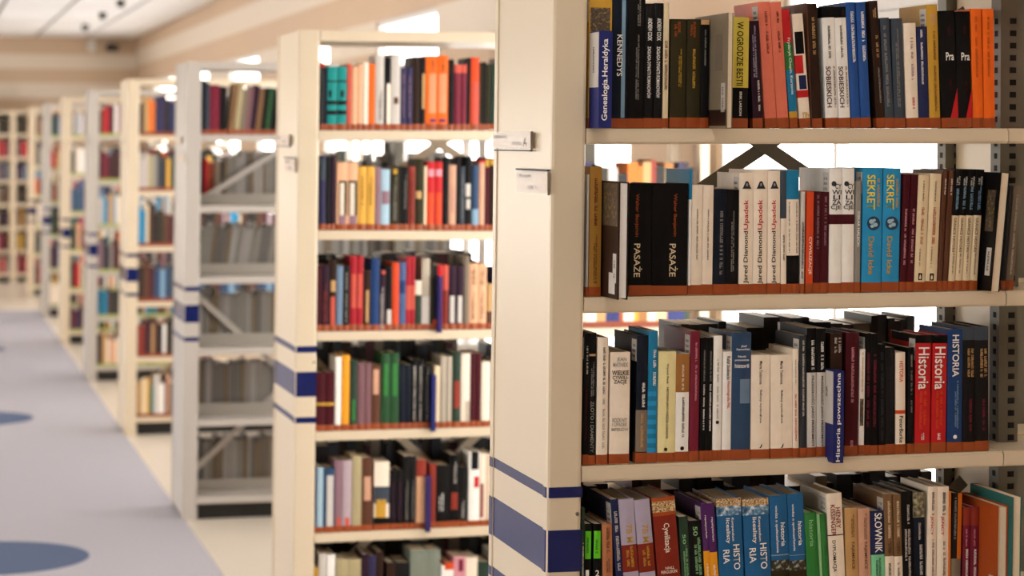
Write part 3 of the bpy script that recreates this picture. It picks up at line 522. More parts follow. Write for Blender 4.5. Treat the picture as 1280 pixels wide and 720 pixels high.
  (717,17.0,242,-7,'brown2',{'b': [(56,120,'cream')],'t': [(None,'down',157,229,'ivory',0.55,0.3),(None,'down',126,150,'darkbrown',0.55,0.4),(None,'down',81,107,'black',0.5,0.3)],'n': 'cream lower part'}),
  (734.2,23.5,247,-6,'black',{'t': [(None,'down',183,221,'greywhite',0.55,0.2),(None,'down',80,173,'greywhite',0.6,0.2),(None,'down',111,173,'greywhite',0.3,0.2)]}),
  (758,23.8,245,-5,'ink',{'b': [(195,245,'picD')],'t': [(None,'down',151,184,'greywhite',0.5,0.2),(None,'down',79,141,'greywhite',0.6,0.25)],'n': 'faded picture on top'}),
  (782.0,19.8,255,2.7,'cream',{'t': [(None,'down',199,244,'black',0.55,0.25),('JEŃCY','down',158,197,'red',0.45,0.42),(None,'down',78,150,'brown',0.6,0.2)],'n': 'red title'}),
  (804,24.6,254,0.7,'cream',{'t': [(None,'down',198,243,'black',0.55,0.25),('JEŃCY','down',157,196,'red',0.45,0.42),(None,'down',77,149,'brown',0.6,0.2)],'n': 'red title'}),
  (828.8,4,244,0.7,'orange2',{}),
  (833.0,20.2,240,4,'offblack',{'b': [(110,240,'orange2',0.55,1),(51,110,'greybrown')],'t': [(None,'down',148,231,'grey',0.3,0.2)],'n': 'orange right edge'}),
  (858,16.5,211,2.3,'crimson',{'b': [(175,211,'brick')],'t': [(None,'down',133,168,'pink',0.4,0.2),(None,'down',74,128,'white',0.5,0.3)]}),
  (875,17.3,211,2.3,'crimson',{'b': [(174,211,'brick')],'t': [(None,'down',132,167,'pink',0.4,0.2),(None,'down',73,127,'white',0.5,0.3)]}),
  (892.5,23.2,224,2.4,'rust',{'rev': 80,'pg': 'cream'}),
  (915.9,18.5,243,2.6,'teal',{'rev': 100,'pg': 'cream'}),
 ]),
 (2,0,[
  (75,10.7,211,2.3,'darkgrey',{'b': [(200,211,'red')]}),
  (86,10.2,198,2.1,'ink',{}),
  (97,31.2,203,2.2,'turq',{'b': [(153,158,'offblack'),(105,127,'offblack',0.1,0.4),(81,94,'offblack'),(49,63,'offblack')],'n': 'black bands'}),
  (130,29.1,203,2.2,'turq',{'b': [(153,159,'offblack'),(105,127,'offblack',0.3,0.7),(81,94,'offblack'),(50,63,'offblack')],'n': 'black bands'}),
  (160,15.1,212,2.3,'coral',{}),
  (176,17.3,204,2.2,'peach',{}),
  (194,16.2,210,2.3,'peach',{}),
  (212,17.3,217,2.3,'cream',{}),
  (230,20.6,213,2.3,'orange',{}),
  (252,28.2,241,2.6,'greywhite',{'t': [(None,'down',31,127,'black',0.6,0.35)]}),
  (281,20.7,234,2.5,'black',{'b': [(12,149,'cream',0.4,1)]}),
  (303,30.5,245,2.6,'greywhite',{'b': [(84,106,'brown',0.3,0.8)]}),
  (334,18.6,201,2.2,'indigo',{'t': [(None,'down',42,181,'mauve',0.5,0.3)]}),
  (354,19.7,202,2.2,'indigo',{'t': [(None,'down',42,181,'mauve',0.5,0.3)]}),
  (375,21.9,237,2.5,'darkbrown',{}),
  (398,17.5,235,2.5,'black',{'b': [(69,182,'tan',0.4,0.9)]}),
  (416,37.3,241,2.6,'orange',{'b': [(55,182,'peach2',0.3,0.95),(26,36,'purple',0.4,0.95)],'t': [(None,'down',190,233,'brown',0.65,0.3)],'n': 'peach panel'}),
  (455,35.2,241,2.6,'orange',{'b': [(56,182,'peach2',0.15,0.85),(26,36,'purple',0.2,0.8)],'t': [(None,'down',190,233,'brown',0.5,0.3)],'n': 'peach panel'}),
  (491,18.7,228,2.4,'black',{}),
  (511,21.0,212,2.3,'crimson',{'b': [(185,212,'coral')]}),
  (533,18.8,212,2.3,'crimson',{'b': [(185,212,'coral')]}),
  (553,11.1,234,1.4,'black',{}),
  (565,28.8,236,2.5,'redorange',{'b': [(15,156,'coral',0.2,1)]}),
  (595,8.9,219,2.3,'olive',{}),
  (605,11.1,221,2.4,'offblack',{}),
  (617,12.2,215,2.3,'olive',{}),
  (631,24.5,215,2.3,'darkgreen',{}),
 ]),
 (2,1,[
  (76,18.3,237,2.5,'indigo',{'b': [(160,228,'slate')]}),
  (95,14.7,233,2.5,'offblack',{}),
  (111,15.8,236,2.5,'plum',{}),
  (130,34.7,217,2.3,'peach',{'b': [(47,158,'olive',0.2,0.95),(47,151,'cream',0.3,0.7),(0,47,'mauve',0.2,0.9)],'n': 'cream and olive panel'}),
  (165,33.7,217,2.3,'peach',{'b': [(47,159,'olive',0.1,0.95),(47,151,'cream',0.25,0.7),(0,47,'mauve',0.2,0.9)],'n': 'cream and olive panel'}),
  (200,26.4,204,2.2,'amber2',{'t': [(None,'down',78,172,'brown',0.5,0.2)]}),
  (228,26.5,205,2.2,'amber2',{'t': [(None,'down',79,172,'brown',0.5,0.35)]}),
  (255,18.0,204,2.2,'mauve',{}),
  (274,28.7,196,2.1,'lightblue',{'b': [(84,126,'mauve',0.1,0.95)]}),
  (304,31.9,203,2.2,'olive',{'b': [(181,197,'gold',0.3,0.7)],'t': [(None,'down',32,173,'grey',0.5,0.3)]}),
  (337,7.5,207,2.2,'black',{}),
  (345,18.1,204,2.2,'offblack',{'t': [(None,'down',69,184,'grey',0.5,0.4)]}),
  (365,20.3,206,2.2,'brick',{'t': [(None,'down',27,189,'maroon',0.5,0.4)]}),
  (386,26.7,231,2.5,'olive',{'b': [(103,127,'tan',0.1,0.8)]}),
  (415,8.6,208,2.2,'ivory',{}),
  (424,25.2,221,2.4,'red',{'b': [(174,198,'pink',0.1,0.9),(1,122,'redorange',0.1,0.9)]}),
  (450,25.7,222,2.4,'red',{'b': [(175,198,'pink',0.1,0.9),(1,122,'redorange',0.1,0.9)]}),
  (477,19.3,238,2.6,'black',{}),
  (497,23.7,212,2.3,'pinktan',{'t': [(None,'down',59,149,'mauve',0.5,0.3)]}),
  (522,12.9,236,2.5,'offblack',{}),
  (536,12.9,207,2.2,'slate',{'t': [(None,'down',39,186,'grey',0.5,0.3)]}),
  (550,22.7,241,2.6,'black',{'b': [(110,152,'greywhite',0.1,0.8),(70,102,'greywhite',0.2,0.8)]}),
  (575,20.5,212,2.3,'denim',{'b': [(2,70,'steel')]}),
  (597,18.4,229,2.5,'pinktan',{'b': [(221,229,'red')]}),
  (616,15.2,238,2.6,'maroon',{'b': [(208,232,'gold',0.1,0.9)]}),
  (632,19.0,237,2.5,'darkbrown',{'b': [(213,232,'gold',0.1,0.9)]}),
 ]),
 (2,2,[
  (71,12.6,212,2.3,'maroon',{}),
  (85,24.1,212,2.3,'plum',{'t': [(None,'down',27,152,'brick',0.5,0.5)]}),
  (110,23.1,227,2.4,'darkbrown',{'b': [(126,162,'tan',0.2,0.9),(11,110,'coral',0.2,0.8)]}),
  (134,20.0,209,2.2,'steel2',{}),
  (155,21.1,211,2.3,'offblack',{'t': [(None,'down',26,188,'grey',0.5,0.3)]}),
  (178,20.0,240,2.6,'red2',{'b': [(73,182,'coral',0.2,0.9)]}),
  (199,21.1,240,2.6,'red2',{'b': [(73,182,'coral',0.1,0.8)]}),
  (222,23.3,195,2.1,'darkbrown',{'b': [(26,130,'tan',0.3,0.7)]}),
  (246,26.5,231,2.5,'royal',{}),
  (274,19.1,198,2.1,'plum',{'t': [(None,'down',4,140,'greywhite',0.4,0.5)],'dot': (187,0.6,0.7,'coral')}),
  (294,20.2,205,2.2,'black',{'b': [(14,67,'greywhite',0.2,0.9)]}),
  (315,22.3,218,2.3,'redorange',{}),
  (339,20.2,219,2.3,'blue2',{'b': [(118,160,'royal')]}),
  (360,14.9,236,2.5,'red2',{'b': [(66,144,'coral')]}),
  (375.1,14.3,238,2.6,'red2',{'b': [(66,144,'coral')]}),
  (391,20.3,160,1.7,'darkgreen',{'b': [(113,160,'cream')]}),
  (412,25.7,231,2.5,'greywhite',{'b': [(107,231,'stone')]}),
  (439,10.7,223,2.4,'olive',{}),
  (451,10.7,209,2.2,'ink',{'b': [(2,33,'redorange')]}),
  (461,11.8,182,2.0,'violet',{'st': [],'pr': 30,'kind': 'divider'}),
  (463,18.3,209,2.2,'red',{}),
  (482,17.2,209,2.2,'coral',{'b': [(1,128,'rustred')]}),
  (500,24.8,206,2.2,'plum',{'b': [(22,109,'greywhite',0.2,0.8)]}),
  (526,23.7,206,2.2,'plum',{'b': [(22,109,'greywhite',0.2,0.8)]}),
  (551,17.3,238,2.6,'greybrown',{}),
  (569,28.1,213,2.3,'peach',{'t': [(None,'down',143,201,'brown',0.5,0.5),(None,'down',32,122,'brown',0.5,0.4)]}),
  (598,28.2,213,2.3,'peach',{'t': [(None,'down',142,200,'brown',0.5,0.5),(None,'down',32,121,'brown',0.5,0.4)]}),
  (628,19.5,147,1.6,'tan',{'b': [(0,58,'brown')]}),
 ]),
 (2,3,[
  (72,28.0,188,2.0,'maroon',{'b': [(82,91,'gold')],'n': 'gold rule'}),
  (101,30.2,188,2.0,'maroon',{'b': [(81,91,'gold')],'n': 'gold rule'}),
  (133,19.4,237,2.5,'white',{}),
  (154,24.9,242,2.6,'amber',{}),
  (181,23.8,225,2.4,'darkgreen',{'b': [(30,99,'green',0.3,0.7)]}),
  (206,21.7,216,2.3,'mauve2',{}),
  (229,20.6,215,2.3,'mauve2',{}),
  (250,30.5,209,2.2,'brown',{'b': [(114,194,'pinktan',0.2,0.8)]}),
  (283,26.2,246,2.6,'forest',{'b': [(108,212,'green',0.3,0.8)]}),
  (310,30.6,246,2.6,'forest',{'b': [(107,212,'green',0.3,0.8)]}),
  (343,17.5,207,2.2,'ink',{}),
  (361,18.6,207,2.2,'ink',{}),
  (381,20.8,223,2.4,'black',{'t': [(None,'down',25,202,'greywhite',0.5,0.3)]}),
  (403,17.6,222,2.4,'black',{'t': [(None,'down',24,202,'greywhite',0.5,0.3)]}),
  (422,23.1,204,2.2,'black',{'t': [(None,'down',23,196,'grey',0.5,0.3)]}),
  (444,12.1,182,2.0,'navyblue',{'st': [],'pr': 30,'kind': 'divider'}),
  (457,18.7,201,2.2,'ivory',{}),
  (478,17.6,232,2.5,'stone',{}),
  (497,17.7,231,2.5,'stone',{}),
  (517,27.6,243,2.6,'darkgreen',{'b': [(62,151,'brick',0.2,0.9)]}),
  (545,29.9,239,2.6,'cream',{'b': [(15,85,'stone',0.5,1)]}),
  (576,17.8,241,2.6,'maroon',{}),
  (595,16.7,241,2.6,'maroon',{}),
  (613,30.0,211,2.3,'cream',{}),
 ]),
 (2,4,[
  (71,6.0,210,2.3,'denim',{}),
  (78,19.4,209,2.2,'lightblue',{}),
  (99,34.9,207,2.2,'denim',{'b': [(16,183,'greywhite',0.3,0.9)]}),
  (135,24.6,230,2.5,'mauve',{'b': [(21,47,'coral',0.3,0.8)]}),
  (161,28.6,229,2.5,'lilac',{'b': [(20,46,'coral',0.3,0.8)]}),
  (191,31.2,242,2.6,'khaki',{}),
  (223,36.5,235,2.5,'brown',{'b': [(98,175,'pinktan',0.2,0.8)]}),
  (263,49.7,221,2.4,'cream',{'b': [(86,141,'slate'),(41,99,'gold',0.1,0.8),(19,41,'black')],'n': 'yellow panel'}),
  (314,22.3,194,2.1,'black',{'b': [(33,155,'plum',0.3,0.7)]}),
  (337,22.3,193,2.1,'black',{'b': [(32,154,'plum',0.3,0.7)]}),
  (361,19.7,236,2.5,'offblack',{'t': [(None,'down',31,160,'grey',0.5,0.4)]}),
  (382,18.4,236,2.5,'offblack',{'t': [(None,'down',30,159,'grey',0.5,0.4)]}),
  (402,31.6,223,2.4,'peach',{'b': [(168,223,'brick')]}),
  (430,13.2,181,1.9,'violet',{'st': [],'pr': 30,'kind': 'divider'}),
  (445,21.1,209,2.2,'brick',{}),
  (468,45.0,203,2.2,'black',{'t': [(None,'down',52,111,'white',0.35,0.4)]}),
  (514,30.5,235,2.5,'black',{'b': [(57,112,'brick',0.1,0.8)],'t': [(None,'down',141,213,'greywhite',0.5,0.3)]}),
  (546,26.6,195,2.1,'offblack',{'t': [(None,'down',29,85,'greywhite',0.4,0.3)]}),
  (575,36.0,243,2.6,'white',{'b': [(184,243,'black',0.2,0.9),(126,162,'red',0.5,0.95)]}),
  (612,17.4,235,2.5,'cream',{'b': [(27,137,'brick',0.1,0.7)]}),
  (631,22.7,234,2.5,'cream',{'b': [(19,231,'tan',0.3,0.5)]}),
 ]),
 (2,5,[
  (71,13.7,211,2.3,'gold',{}),
  (87,23.3,255,2.7,'greywhite',{}),
  (112,27.2,251,2.7,'white',{}),
  (142,40.3,233,2.5,'khaki',{}),
  (183,40.4,232,2.5,'khaki',{}),
  (226,22.2,248,2.7,'plum',{}),
  (250,22.2,241,2.6,'indigo',{}),
  (273,23.6,253,2.7,'darkbrown',{}),
  (307,30.2,216,2.3,'darkbrown',{}),
  (339,44.7,215,2.3,'offblack',{}),
  (385,56.7,253,2.7,'greygreen',{}),
  (443,41.0,251,2.7,'greygreen',{}),
  (487,11.9,198,2.1,'white',{}),
  (500,27.9,207,2.2,'redorange',{'b': [(113,184,'white')]}),
  (529,38.6,223,2.4,'pink',{'b': [(177,216,'crimson',0.4,0.8)]}),
  (569,38.7,220,2.4,'cream',{}),
  (610,42.8,205,2.2,'darkgreen',{}),
 ]),
]

# ------------------------------------------------------------ books
def arc(w, x0=0., x1=1., off=0.):
    """front of a spine, left to right, between fractions x0..x1 of its width, pushed out by off"""
    n = 6; b = min(.0022, .1*w)
    return [(w*(x0+(x1-x0)*k/n), b*(1-math.sin(math.pi*(x0+(x1-x0)*k/n)))-off) for k in range(n+1)]
def cover_mesh(w, h, d, hard):
    t = .0026 if hard else .0011; t = min(t, w*.22); b = min(.0022, .1*w)
    return MB().prism([(0, d)]+arc(w)+[(w, d), (w-t, d), (w-t, b+t), (t, b+t), (t, d)][0:], 0, h).mesh('book')
def strip_mesh(w, z0, z1, x0, x1, off, wrap, name):
    p = arc(w, x0, x1, off); b = min(.0022, .1*w)
    if x0 <= .001: p = [(-off, b+wrap)]+p[0:1]+p[1:]; p[1] = (-off, b-off)
    if x1 >= .999: p = p+[(w+off, b+wrap)]; p[-2] = (w+off, b-off)
    q = [(x, y+off*.9) for x, y in p]
    mb = MB(); n = len(p)
    mb.v = [(x, y, z0) for x, y in p]+[(x, y, z1) for x, y in p]
    for k in range(n-1): mb.f.append((k, k+1, n+k+1, n+k))
    return mb.mesh(name)
SHN = {0: 'top shelf', 1: 'second shelf', 2: 'third shelf', 3: 'fourth shelf', 4: 'fifth shelf', 5: 'lowest shelf'}
NTH = ['', 'first', 'second', 'third', 'fourth', 'fifth', 'sixth', 'seventh', 'eighth', 'ninth', 'tenth', 'eleventh', 'twelfth', 'thirteenth', 'fourteenth', 'fifteenth', 'sixteenth', 'seventeenth', 'eighteenth', 'nineteenth',
       'twentieth', 'twenty-first', 'twenty-second', 'twenty-third', 'twenty-fourth', 'twenty-fifth', 'twenty-sixth', 'twenty-seventh', 'twenty-eighth', 'twenty-ninth', 'thirtieth', 'thirty-first', 'thirty-second', 'thirty-third', 'thirty-fourth', 'thirty-fifth', 'thirty-sixth', 'thirty-seventh', 'thirty-eighth', 'thirty-ninth', 'fortieth']
SAFE = {'PASAŻE', 'Upadek', 'CYWILIZACJE', 'HISTORIA', 'Historia', 'W OGRODZIE BESTII', 'SEKRET', 'ZŁOTO I DIAMENTY', 'SŁOWNIK', 'JEŃCY', 'DYPLOMACJA', 'TAJEMNICE', 'repetytorium', 'historia', 'Cywilizacja', 'Historiografia PRL', 'WIELKIE', 'Bałkany wyobrażone', 'Pra', 'HISTO', 'GRANICE HISTORII', 'ZAGŁADA DYNASTII ROMANOWÓW', 'PRZESZŁOŚĆ JAKO PRZEDMIOT'}
CASEN = {1: 'nearest bookcase', 2: 'second bookcase', 3: 'third bookcase'}
PAGES = {'cream': M_PAGEC, 'white': M_PAGEW}
def page_col(): return random.choice((M_PAGE, M_PAGE, M_PAGEC))
def place(o, i, k, X, w, lean, h, ly, extra=0.):
    z, sl = SHELF.get(i, STD)[k]
    th = math.atan2(lean if lean else SWAY*h, h)
    zz = z+sl*X+.0006+(w*math.sin(th) if th > 0 else 0)+extra
    o.location = world_of(i, X+sway(z), ly, zz); o.rotation_euler = (0, th, PHI)
def book(i, k, X, w, h, lean, key, o, nth, prevh):
    pr = o.get('rev', o.get('pr', 0))/1000; cm = C(key)
    if o.get('kind') == 'divider':
        d = tag(box('shelf_divider', 0, w, 0, pr+.0095, 0, h, cm, None, .0006), None, 'shelf divider', 'section dividers between the books')
        box('side_card', -.0008, -.0001, .003, pr+.006, h*.42 if i == 1 else .002, h-.002, C('greywhite') if i == 1 else cm, d)
        for t in o.get('t', []): write(d, t[0], t[1], t[2]/1000, t[3]/1000, t[4], w*t[5], w*t[6])
        for t in o.get('st', []):
            m = marks((t[3]-t[2])/1000, .009)
            if m: link('small_print', m, C(t[4]), d, (-.0012, .035, (t[2]+t[3])/2000), (math.pi/2*0, math.pi/2, -math.pi/2))
        place(d, i, k, X, w, lean, h, .012-pr, .0 if k == 0 else -.008)
        nm = next((t[0] for t in o.get('t', []) if t[0]), None)
        nm = nm if nm and 'Historia' in nm else ('Heraldyka' if nm else None)
        d['label'] = '%s section divider%s jutting from the %s of the %s' % (WORD.get(key, key), ' lettered '+nm if nm else '', SHN[k], CASEN[i])
        return d
    dp = random.uniform(.135, .175) if i == 1 else random.uniform(.13, .16); hard = w > .02 or random.random() < .3
    w -= .0005
    if pr:
        dp = .15+pr*.5
    me = cover_mesh(w, h, dp, hard)
    if pr:
        me.transform(Matrix.Rotation(math.pi, 4, 'Z')); me.transform(Matrix.Translation((w, dp, 0)))
    b = link('book', me, cm); b['category'] = 'book'; b['group'] = 'books on the %s of the %s' % (SHN[k], CASEN[i])
    t_ = min(.0026 if hard else .0011, w*.22); ov = .003 if hard else .0006
    if pr: box('page_block', t_, w-t_, .003, dp-.006, ov, h-ov, PAGES[o['pg']], b)
    else: box('page_block', t_+.0001, w-t_-.0001, .0045, dp-.003, ov, h-ov, page_col(), b)
    if not pr:
        link('brown_tape', strip_mesh(w, .0005, .0195+random.uniform(-.001, .001), 0, 1, .0005, .02, 'brown_tape'), M_TAPE, b) if w > .004 else None
        for q in o.get('b', []):
            z0, z1, c = q[0]/1000, q[1]/1000, q[2]; x0, x1 = (q[3], q[4]) if len(q) > 3 else (0, 1)
            z0 = max(z0, .0005)
            if z1 >= h-.003: z1 = h
            if z1 > z0: link('spine_panel', strip_mesh(w, z0, z1, x0, x1, .0003, .004 if z1 < h else dp*.9, 'spine_panel'), C(c), b)
        if 'stripes' in o:
            z0, z1, c = o['stripes']; n = 7; mb = None
            for s in range(n):
                a = (z0+(z1-z0)*s/n)/1000; link('spine_stripe', strip_mesh(w, a, a+(z1-z0)/n/2000, 0, 1, .0003, .003, 'spine_stripe'), C(c), b)
        for t in o.get('t', []): write(b, t[0], t[1], t[2]/1000, t[3]/1000, t[4], w*t[5], w*t[6])
        def flat(name, pts, c, yy=-.0007):
            m = bpy.data.meshes.new(name); m.from_pydata([(x, yy, z) for x, z in pts], [], [tuple(range(len(pts)))]); m.update(); return link(name, m, C(c), b)
        if 'dot' in o:
            z, xc, dm, c = o['dot']; z /= 1000; rr = w*dm/2; flat('spine_emblem', [(w*xc+rr*math.cos(a*math.pi/9), z+rr*math.sin(a*math.pi/9)) for a in range(18)], c)
            if c == 'globe':
                for (px_, pz, pr_) in ((-.3, .25, .34), (.28, -.2, .3), (.1, .45, .2), (-.2, -.4, .25)): flat('globe_patch', [(w*xc+rr*(px_+pr_*math.cos(a*.7)*1.2), z+rr*(pz+pr_*math.sin(a*.7))) for a in range(9)], 'lightblue', -.0009)
        if 'fig' in o:
            z0, z1 = (v/1000 for v in o['fig']); u = z1-z0; x0 = w*.18; ww = w*.66
            flat('spine_emblem', [(x0, z0), (x0+ww, z0), (x0+ww*.88, z0+u*.25), (x0+ww*.66, z0+u*.9), (x0+ww*.5, z1), (x0+ww*.34, z0+u*.9), (x0+ww*.12, z0+u*.25)], 'darkgrey')
            flat('emblem_window', [(x0+ww*(.5+.13*math.cos(a*.7)), z0+u*(.52+.22*math.sin(a*.7))) for a in range(9)], 'grey', -.0009)
        if 'peng' in o:
            z0, z1 = (v/1000 for v in o['peng']); u = z1-z0; x0 = w*.32
            flat('spine_emblem', [(x0, z0), (x0+w*.36, z0), (x0+w*.36, z1), (x0, z1)], 'black'); flat('emblem_mark', [(x0+w*.1, z0+u*.15), (x0+w*.24, z0+u*.15), (x0+w*.27, z0+u*.5), (x0+w*.18, z0+u*.85), (x0+w*.1, z0+u*.5)], 'ivory', -.0009)
        if 'bird' in o:
            z0, z1 = (v/1000 for v in o['bird']); u = z1-z0; x0 = w*.5-u*.35
            flat('spine_emblem', [(x0, z0+u*.05), (x0+u*.3, z0+u*.2), (x0+u*.6, z0+u*.9), (x0+u*.75, z1), (x0+u*.7, z0+u*.4), (x0+u*.45, z0)], 'black')
        if 'tri' in o: flat('red_wedge', [(w*.52, h*.085), (w*.99, h*.085), (w*.99, h*.34)], o['tri'])
        if i == 1 and h > prevh+.022 and w > .008:
            s = box('call_number_sticker', -.0006, -.00005, .006, .036, h-.05, h-.008, C('greywhite'), b)
            for zz in (h-.02, h-.03, h-.04):
                m = marks(.02, .005)
                if m: tag(link('small_print', m, C('black'), s, (-.0008, .021, zz), (0, 0, -math.pi/2)), kind='stuff')
    else:
        for c_, ya, yb, za, zb in o.get('art', []): box('cover_picture', -.0006, -.00005, ya, yb, h*za, h*zb, C(c_), b)
        s = box('cover_sticker', -.0006, -.00005, .012, .034, .03, .085, C('greywhite'), b)
        m = marks(.04, .008)
        if m: tag(link('small_print', m, C('black'), s, (-.0008, .023, .057), (0, math.pi/2, -math.pi/2)), kind='stuff')
    place(b, i, k, X, w, lean, h, .012-pr)
    ttl = next((t[0] for t in o.get('t', []) if t[0] in SAFE), None)
    size = 'thick ' if w > .035 else 'slim ' if w < .0125 else ''
    pos = '%s from left, %s of the %s' % (NTH[nth], SHN[k], CASEN[i])
    cn = WORD.get(key, key)
    if pr: lab = '%s book with pages outward, %s' % (cn, pos)
    elif o.get('n') and not ttl: lab = '%s book, %s, %s' % (cn, o['n'], pos)
    elif ttl: lab = '%s book lettered %s, %s' % (cn, ' '.join(ttl.split()[-1:]) if len(ttl.split()) > 1 else ttl, pos)
    else: lab = '%s%s book, %s' % (size, cn, pos)
    b['label'] = lab
    return b
def run(i, k, rows):
    nth = 0; ph = 0
    for X, w, h, lean, key, o in rows:
        dv = o.get('kind') == 'divider'
        if not dv: nth += 1
        book(i, k, X/1000, w/1000, h/1000, lean/1000, key, o, nth, ph)
        if not dv: ph = h/1000
for i, k, rows in BOOKS: run(i, k, rows)
# third bookcase, top shelf: leaning row read from the photograph
A3 = [(74,18,245,0,'ink',{}),(94,14,232,0,'slate',{}),(110,42,222,0,'crimson',{}),(154,32,215,0,'offblack',{}),(190,26,228,28,'brown2',{}),(218,22,232,30,'khaki',{}),(242,22,205,26,'greybrown',{}),
      (266,20,215,30,'mauve2',{}),(288,24,222,24,'plum',{}),(314,20,210,20,'brown2',{}),(338,16,212,22,'black',{}),(356,20,212,24,'forest',{}),(380,26,205,12,'black',{}),(410,30,215,3,'wood',{})]
run(3, 0, [(X, w, h, (.115*h if X >= 190 else 0), c, o) for X, w, h, _, c, o in A3])
# grey journals on the rear half of its open shelves
JK = ['journal', 'journal2', 'journal3', 'journal4']
JM = {}
def journal(i, k, X, w, h, lean, key, y, n):
    kk = (round(w, 3), round(h, 3))
    if kk not in JM: JM[kk] = (MB().prism([(0, .18), (.0, .002), (w, .002), (w, .18)], 0, h).mesh('journal'), MB().quadbox(.001, w-.001, .0004, .0022, .002, h-.001).mesh('page_block'))
    a = JM[kk][0].copy(); o = link('bound_journal', a, C(key)); p = link('page_block', JM[kk][1].copy(), C(random.choice(JK)), o)
    place(o, i, k, X, w, lean, h, y)
    tag(o, 'grey bound journal, %s from left in the rear row, %s of the third bookcase' % (NTH[n], SHN[k]), 'bound journal', 'grey journals on the %s of the third bookcase' % SHN[k])
for k, x0, hh, ln in ((1, .20, .235, 0), (2, .08, .225, .03), (3, .07, .235, 0), (4, .07, .235, 0), (5, .07, .235, 0)):
    x = x0; n = 0
    while x < .46:
        n += 1
        w_ = random.choice((.012, .016, .02, .024)); h_ = round(hh+random.choice((-.015, -.005, .0, .01)), 3)
        journal(3, k, x+.006, w_, h_, ln, random.choice(JK) if k != 4 else random.choice(('journal3', 'journal', 'lilac')), D/2+.02, n); x += w_+.0012

# ------------------------------------------------------------ all the remaining books, too many and too far to tell apart
MASS = MB(); MASSC = []
def q(h): return lin(PAL[h])
TAPE = lin('8c3c18'); TAPEG = lin('a8b060'); PG = lin('cfc0a6')
POOL = ['black','offblack','ink','navy','maroon','brown','darkbrown','darkgreen','red','crimson','rust','tan','cream','ivory','white','steel2','grey','gold','plum','slate','forest','orange','peach','greywhite','blue2','teal']
def mbook(M, w, d, h, lean, col, tape, back=False):
    def T(p): return M @ Vector((p[0]+lean*p[2]/h, p[1], p[2]))
    t = .02
    ya, yb = (0, d)
    P = lambda x0,x1,y0,y1,z0,z1: [tuple(T(v)) for v in ((x0,y0,z0),(x1,y0,z0),(x1,y1,z0),(x0,y1,z0),(x0,y0,z1),(x1,y0,z1),(x1,y1,z1),(x0,y1,z1))]
    n0 = len(MASS.f); MASS.hexa(P(0, w, ya, yb, t if tape else 0, h)); MASSC.extend([col, PG, col, col, col, col])
    if tape: MASS.hexa(P(0, w, ya, yb, 0, t)); MASSC.extend([tape]*6)
def mrow(i, k, x0, x1, cols, tape, back=False, hmin=.18, hmax=.245, wmin=.014, wmax=.04, dens=1.0):
    z, sl = SHELF.get(i, STD)[k]; x = x0; n = 0
    while x < x1-.012:
        w = min(random.uniform(wmin, wmax), x1-x); h = random.uniform(hmin, hmax); d = random.uniform(.13, .165)
        col = q(cols[n % len(cols)] if isinstance(cols, list) else random.choice(POOL)); n += 1
        y = (D-.012-d) if back else .012
        M = Matrix.Translation(world_of(i, x+sway(z), y, z+sl*x+.0008)) @ Matrix.Rotation(PHI, 4, 'Z')
        if random.random() < dens: mbook(M, w-.0008, d, h, SWAY*h, col, None if back else tape, back)
        x += w
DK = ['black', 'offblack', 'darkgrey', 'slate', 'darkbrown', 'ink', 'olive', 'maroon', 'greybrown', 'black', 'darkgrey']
LONG = dict(wmin=.012, wmax=.034)
# rear rows of the first two bookcases and their second bays
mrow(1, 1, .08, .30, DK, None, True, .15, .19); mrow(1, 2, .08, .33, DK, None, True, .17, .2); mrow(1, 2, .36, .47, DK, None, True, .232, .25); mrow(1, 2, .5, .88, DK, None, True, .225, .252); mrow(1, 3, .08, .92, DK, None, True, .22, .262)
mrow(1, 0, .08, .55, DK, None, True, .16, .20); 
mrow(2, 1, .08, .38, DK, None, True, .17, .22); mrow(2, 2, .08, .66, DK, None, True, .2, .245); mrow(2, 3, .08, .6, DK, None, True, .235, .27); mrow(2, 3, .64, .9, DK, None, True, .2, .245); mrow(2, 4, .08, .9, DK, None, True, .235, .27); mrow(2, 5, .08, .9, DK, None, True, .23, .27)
SEC = [['brown','black','white','gold','brown','orange','ivory','red','darkbrown','tan'], ['plum','black','olive','greywhite','black','orange2','orange2','tan','brick','black','wood','tan','indigo'],
       ['navyblue','navyblue','rust','cream','amber','wood','cream','peach','navyblue','navyblue','darkgreen','brown','ivory','white','tan'], ['black','grey','slate','black','darkbrown','steel','black','offblack'], ['black','maroon','grey','navy','black','brown'], ['grey','black','brown','navy']]
for k in range(6): mrow(2, k, .658, 1.33, SEC[k], TAPE, hmin=.19, hmax=.24)
# third bookcase second row on the second shelf, beside the grey journals
mrow(3, 1, .085, .20, ['maroon', 'red', 'rust', 'cream', 'white'], None, hmin=.19, hmax=.21, back=True)
mrow(3, 2, .075, .085, ['amber'], None, back=True)
for k in range(6): mrow(3, k, .48, 1.3, JK, None, True)
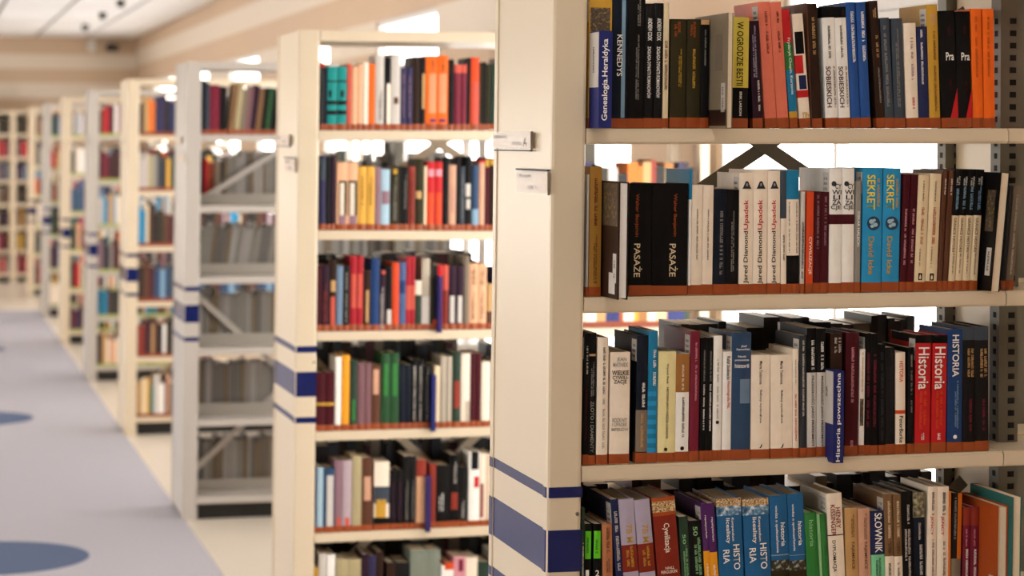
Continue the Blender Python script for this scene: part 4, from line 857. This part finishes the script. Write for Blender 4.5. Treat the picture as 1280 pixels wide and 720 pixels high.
# the farther bookcases
C4 = [['darkbrown','tan','orange','orange2','navy','indigo','plum','black','navy','darkbrown'], ['greywhite','lilac','greywhite','khaki','grey','black','slate','black','amber2','darkgreen','black'],
      ['cyan','tealblue','ivory','brown','darkbrown','black','olive','brown','maroon','lilac','maroon','pinktan'], ['darkbrown','brown','maroon','denim','denim','steel','denim','slate','black'],
      ['brick','maroon','plum','tan','brown','black','white','olive','darkbrown','crimson','black'], ['tan','ivory','amber2','teal','greywhite','white','maroon','pinktan','black','maroon','black']]
for k in range(6): mrow(4, k, .075, 1.3, C4[k], TAPE, **LONG)
C5 = [['brown','red','crimson','maroon','white','mauve','darkgrey'], ['maroon','crimson','maroon','darkbrown','maroon','plum'], ['greywhite','steel','tealblue','tan','steel','cream','darkgrey'], ['mauve','darkgrey','plum','grey','maroon','brown'],
      ['tealblue','teal','tealblue','brown','olive','darkgrey','tan'], ['darkbrown','tan','cream','pinktan','peach','cream','brown']]
for i in (5, 6, 7, 8):
    for k in range(6): mrow(i, k, .075, .9, C5[k] if i == 5 else None, TAPEG, wmin=.016, wmax=.035)
# bookcase on the far wall
fb = empty('far_bookcase', (.40, 29.35, 0)); tag(fb, 'cream bookcase of narrow columns standing across the far end', 'bookcase')
FX = [0, .215, .43, .645, .86, 1.075]; FZ = [.10+.279*k for k in range(8)]
for x in FX: box('upright', x, x+.07, 0, .28, 0, 2.06, M_STEEL, fb)
for a, b_ in zip(FX, FX[1:]):
    for z in FZ: box('shelf', a+.07, b_, .005, .27, z-.035, z, M_STEEL, fb)
    box('back_panel', a+.07, b_, .272, .278, .02, 2.05, M_STEEL, fb); box('plinth', a+.07, b_, .03, .05, 0, .06, M_PLINTH, fb)
FCOL = [['maroon','brick','darkbrown','olive','olive'], ['red','brick','crimson','mauve','maroon','darkbrown'], ['maroon','brown','steel','slate','navy'], ['darkbrown','olive','black','brown','greybrown'], ['greywhite','maroon','indigo','gold','black'], ['plum','black','crimson','gold'], ['grey','maroon','crimson','red','white']]
for a, b_ in zip(FX, FX[1:]):
    for k in range(7):
        x = a+.073
        while x < b_-.01:
            w_ = min(random.uniform(.014, .03), b_-x); h_ = random.uniform(.17, .225)
            if w_ < .006: break
            mbook(Matrix.Translation((.40+x, 29.35+.02, FZ[6-k]+.001)), w_-.0006, .16, h_, 0, q(random.choice(FCOL[k])), None); x += w_
me = MASS.mesh('distant_books')
ca = me.color_attributes.new('Col', 'FLOAT_COLOR', 'CORNER')
buf = []
for p in me.polygons: buf.extend(list(MASSC[p.index])*p.loop_total)
ca.data.foreach_set('color', buf)
mm = bpy.data.materials.new('assorted_book_cloth'); mm.use_nodes = True; at = mm.node_tree.nodes.new('ShaderNodeVertexColor'); at.layer_name = 'Col'
mm.node_tree.links.new(at.outputs['Color'], mm.node_tree.nodes['Principled BSDF'].inputs['Base Color']); mm.node_tree.nodes['Principled BSDF'].inputs['Roughness'].default_value = .5
db = link('distant_books', me, mm); tag(db, 'books filling the far bookcases and the rear rows', 'books', None, 'stuff')
